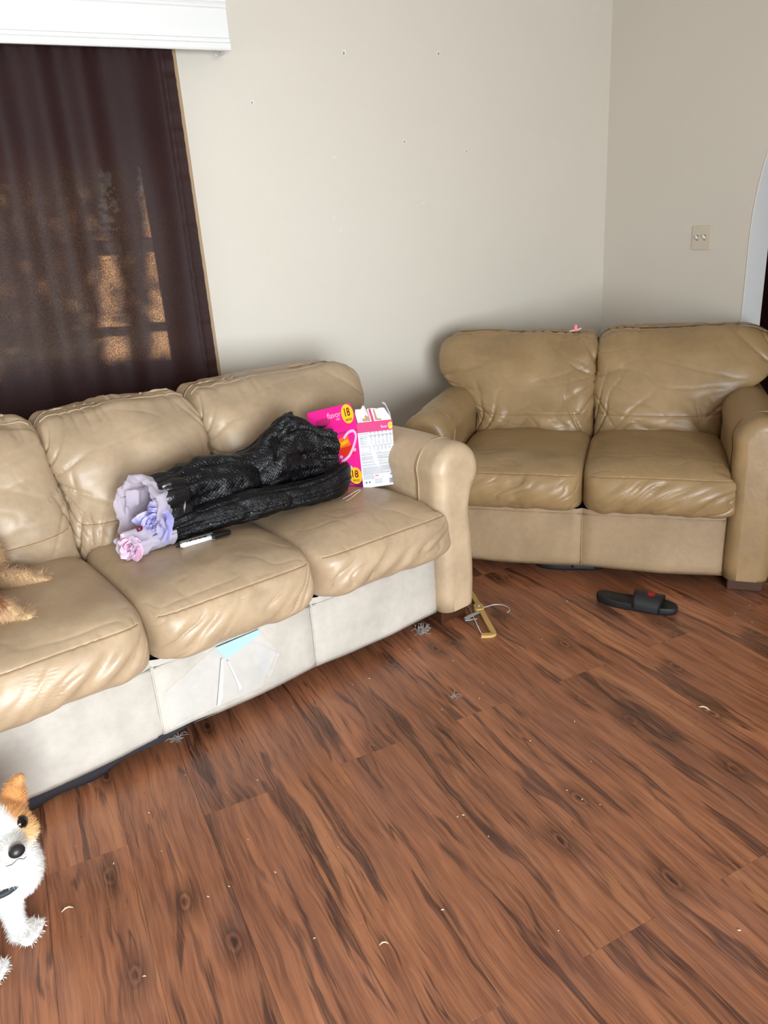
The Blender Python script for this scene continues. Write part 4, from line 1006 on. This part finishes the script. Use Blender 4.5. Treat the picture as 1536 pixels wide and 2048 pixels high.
parts = [ellip(h(0, 0, 0), (0.0661, 0.0684, 0.0616), AX), ellip(h(.030, .012, -.018), (0.0388, 0.0410, 0.0365), AX), ellip(h(-.030, .012, -.018), (0.0388, 0.0410, 0.0365), AX),
         limb([h(0, .030, -.018), h(0, .060, -.026), h(0, .086, -.030)], [.041, .031, .022]), limb([h(0, .03, -.040), h(0, .070, -.046)], [.023, .015]),
         limb([h(.036, -.012, .030), h(.046, -.014, .058), h(.055, -.008, .074), h(.064, .004, .080)], [.031, .024, .014, .007]), limb([h(-.036, -.012, .030), h(-.046, -.014, .058), h(-.055, -.008, .074), h(-.064, .004, .080)], [.031, .024, .014, .007]),
         limb([h(0, -.02, -.02), (-.930, 1.36, .225), (-.950, 1.335, .17)], [.064, .080, .088]),
         limb([(-.965, 1.325, .17), (-1.08, 1.305, .18), (-1.20, 1.28, .18), (-1.28, 1.26, .185)], [.080, .088, .084, .070]),
         ellip((-.893, 1.325, .165), (.066, .058, .082)),
         limb([(-.905, 1.315, .15), (-.905, 1.30, .10), (-.900, 1.288, .05), (-.897, 1.286, .018)], [.044, .031, .023, .019]),
         limb([(-.955, 1.275, .18), (-.945, 1.225, .11), (-.935, 1.195, .05), (-.932, 1.19, .018)], [.044, .031, .023, .019]),
         limb([(-1.27, 1.30, .17), (-1.23, 1.31, .11), (-1.30, 1.31, .07), (-1.27, 1.31, .015)], [.055, .032, .018, .016]),
         limb([(-1.27, 1.21, .17), (-1.23, 1.19, .11), (-1.30, 1.19, .07), (-1.27, 1.19, .015)], [.055, .032, .018, .016]),
         limb([(-1.33, 1.25, .22), (-1.39, 1.25, .28), (-1.38, 1.25, .33)], [.022, .018, .010])]
parts += toes(-.890, 1.284, 0, (1, -.15, 0), s_=1.15) + toes(-.925, 1.185, 0, (1, -.1, 0), s_=1.1) + toes(-1.265, 1.31, 0, (1, 0, 0)) + toes(-1.265, 1.19, 0, (1, 0, 0))
def dogcol(p):
    q = Vector(p) - HC; x, y, z = q.dot(HX), q.dot(HF), q.dot(HZ); tan = Vector(hx(204, 140, 78)[:3]); tan2 = Vector(hx(226, 180, 120)[:3]); wh = Vector(hx(222, 219, 213)[:3])
    a = 0.
    if q.length < .17 and z > -.075:
        x, y, z = x / HS, y / HS, z / HS; top = float(ss(-.055, -.02, z + .35 * max(0, -y))); blaze = float(ss(.012, .024, abs(x) - .10 * max(0, .02 - z) + .16 * z)); muzz = float(ss(.064, .046, y))
        a = top * blaze * muzz
        if y < -.01 and z > .02: a = 1.
        if z > .052: a = 1.
    elif p.x < -1.02 and p.z > .17: a = float(ss(.17, .21, p.z))
    c = wh.lerp(tan.lerp(tan2, float(ss(.03, -.03, z))), a); return (c.x, c.y, c.z, 1)
dog = blend('dog', parts, .0055, FM, 3, dogcol, Vector((-.95, 1.3, 0))); tag(dog, 'small white and tan dog standing on the floor looking up at the lower left', 'dog')
eyem = simple('dog_eye', hx(16, 9, 6), .08); nosem = simple('dog_nose', hx(34, 30, 32), .4)
def add(name, V, F, mat): return mesh_obj(name, [Vector(v) - dog.location for v in V], F, mat, dog)
for sx in (1, -1):
    add('eye', *ellip(h(.0285 * sx, .0465, .006), (.0135, .010, .0125), AX), eyem)
    add('eyelid', *tube([h(.0285 * sx + .013 * math.cos(a) * 1.05, .0475 - .003 * abs(math.cos(a)), .006 + .012 * math.sin(a)) for a in np.linspace(0, 2 * math.pi, 20, endpoint=False)], .0018, 6, closed=True), nosem)
add('nose', *ellip(h(0, .104, -.024), (.017, .012, .014), AX), nosem)
add('mouth', *tube(spline([h(-.018, .076, -.050), h(-.010, .090, -.047), h(0, .099, -.040), h(.010, .090, -.047), h(.018, .076, -.050)], 4), .0009, 6), nosem)
NC = Vector((-.925, 1.345, .262)); nd = (HC - Vector((-.965, 1.355, .20))).normalized()
V, F = tube(loop((-.918, 1.314, .188), (.30, -.45, .85), .074, .070, up_=(1, 0, 0), n=40), .007, 8, closed=True); colr_ = add('collar', V, F, simple('dark_collar', hx(38, 44, 48), .6))
claw = simple('dog_claw', hx(200, 190, 180), .4)
for (px, py, dr) in ((-.884, 1.284, (1, -.15, 0)), (-.921, 1.185, (1, -.1, 0))):
    d = Vector(dr).normalized(); sd = Vector((-d.y, d.x, 0))
    for k in range(4):
        q = Vector((px, py, .008)) + d * (.043 - .004 * abs(k - 1.5)) + sd * (k - 1.5) * .0145; add('claw', *tube([q, q + d * .006 + Vector((0, 0, -.003))], [.0022, .0006], 6), claw)
def flow1(p):
    q = p - HC
    if q.length < .09: return tuple((q.normalized() - HF * 1.2).normalized())
    return (-.35, .1, -1)
near_eye = lambda p: min((p - h(.0285, .05, .006)).length, (p - h(-.0285, .05, .006)).length) < .014 or (p - h(0, .104, -.024)).length < .024
fur(dog, 36000, .013, .0007, flow1, FM, 4, colfn=dogcol, skip=lambda p: near_eye(p) or p.z < .012 or (p.x < -1.1))

# curly tan dog lying at the left end of the sofa
S = lambda x, y, z: SM @ Vector((x + .045, y, z))
p2c = lambda p: Vector(p)
sd1 = Vector((math.cos(SRZ), math.sin(SRZ), 0))
parts = [limb([S(-1.02, .22, .63), S(-1.0, .36, .66), S(-.98, .50, .66)], [.10, .115, .10]), ellip(S(-.955, .36, .625), (.075, .085, .09)), ellip(S(-.90, .44, .61), (.075, .07, .085)),
         limb([S(-.97, .15, .60), S(-.93, .135, .575), S(-.89, .125, .553)], [.055, .038, .030]),
         limb([S(-.95, .38, .60), S(-.87, .36, .565), S(-.79, .325, .552)], [.055, .034, .024]),
         limb([S(-1.03, .20, .66), S(-1.045, .12, .72), S(-1.045, .06, .76)], [.07, .055, .05]), ellip(S(-1.045, .03, .78), (.058, .058, .055)), limb([S(-1.04, .0, .775), S(-1.03, -.05, .76)], [.032, .022]),
         limb([S(-1.085, .05, .80), S(-1.10, .05, .75), S(-1.10, .06, .71)], [.018, .024, .016]), limb([S(-.995, .05, .80), S(-.985, .06, .75), S(-.985, .07, .71)], [.018, .024, .016])]
dr_a = sd1 * 1 + Vector((0, 0, 0)); pa1 = S(-.885, .122, .527); pa2 = S(-.775, .318, .530)
parts += toes(pa1.x, pa1.y, pa1.z, sd1 + Vector((.3, -.3, 0)), s_=1.25) + toes(pa2.x, pa2.y, pa2.z, sd1, s_=.95)
def dogcol2(p):
    l_ = SM.inverted() @ Vector(p); a = float(ss(.55, .60, l_.z)) * (1 if l_.x < -.86 else .3); c1 = Vector(hx(196, 160, 116)[:3]); c2 = Vector(hx(140, 86, 50)[:3]); c = c1.lerp(c2, a); return (c.x, c.y, c.z, 1)
dog2 = blend('dog', parts, .007, FM, 3, dogcol2, S(-.98, .3, .53)); tag(dog2, 'curly tan dog resting its paws on the left end of the sofa', 'dog')
def add2(name, V, F, mat): return mesh_obj(name, [Vector(v) - dog2.location for v in V], F, mat, dog2)
for sx in (-1.065, -1.025): add2('eye', *ellip(S(sx, -.022, .795), (.007, .007, .007)), eyem)
add2('nose', *ellip(S(-1.03, -.072, .765), (.013, .013, .010)), nosem)
fur(dog2, 30000, .028, .0009, lambda p: (.2, .2, -1), FM, 9, curl=.45, colfn=dogcol2, skip=lambda p: p.z < .530)
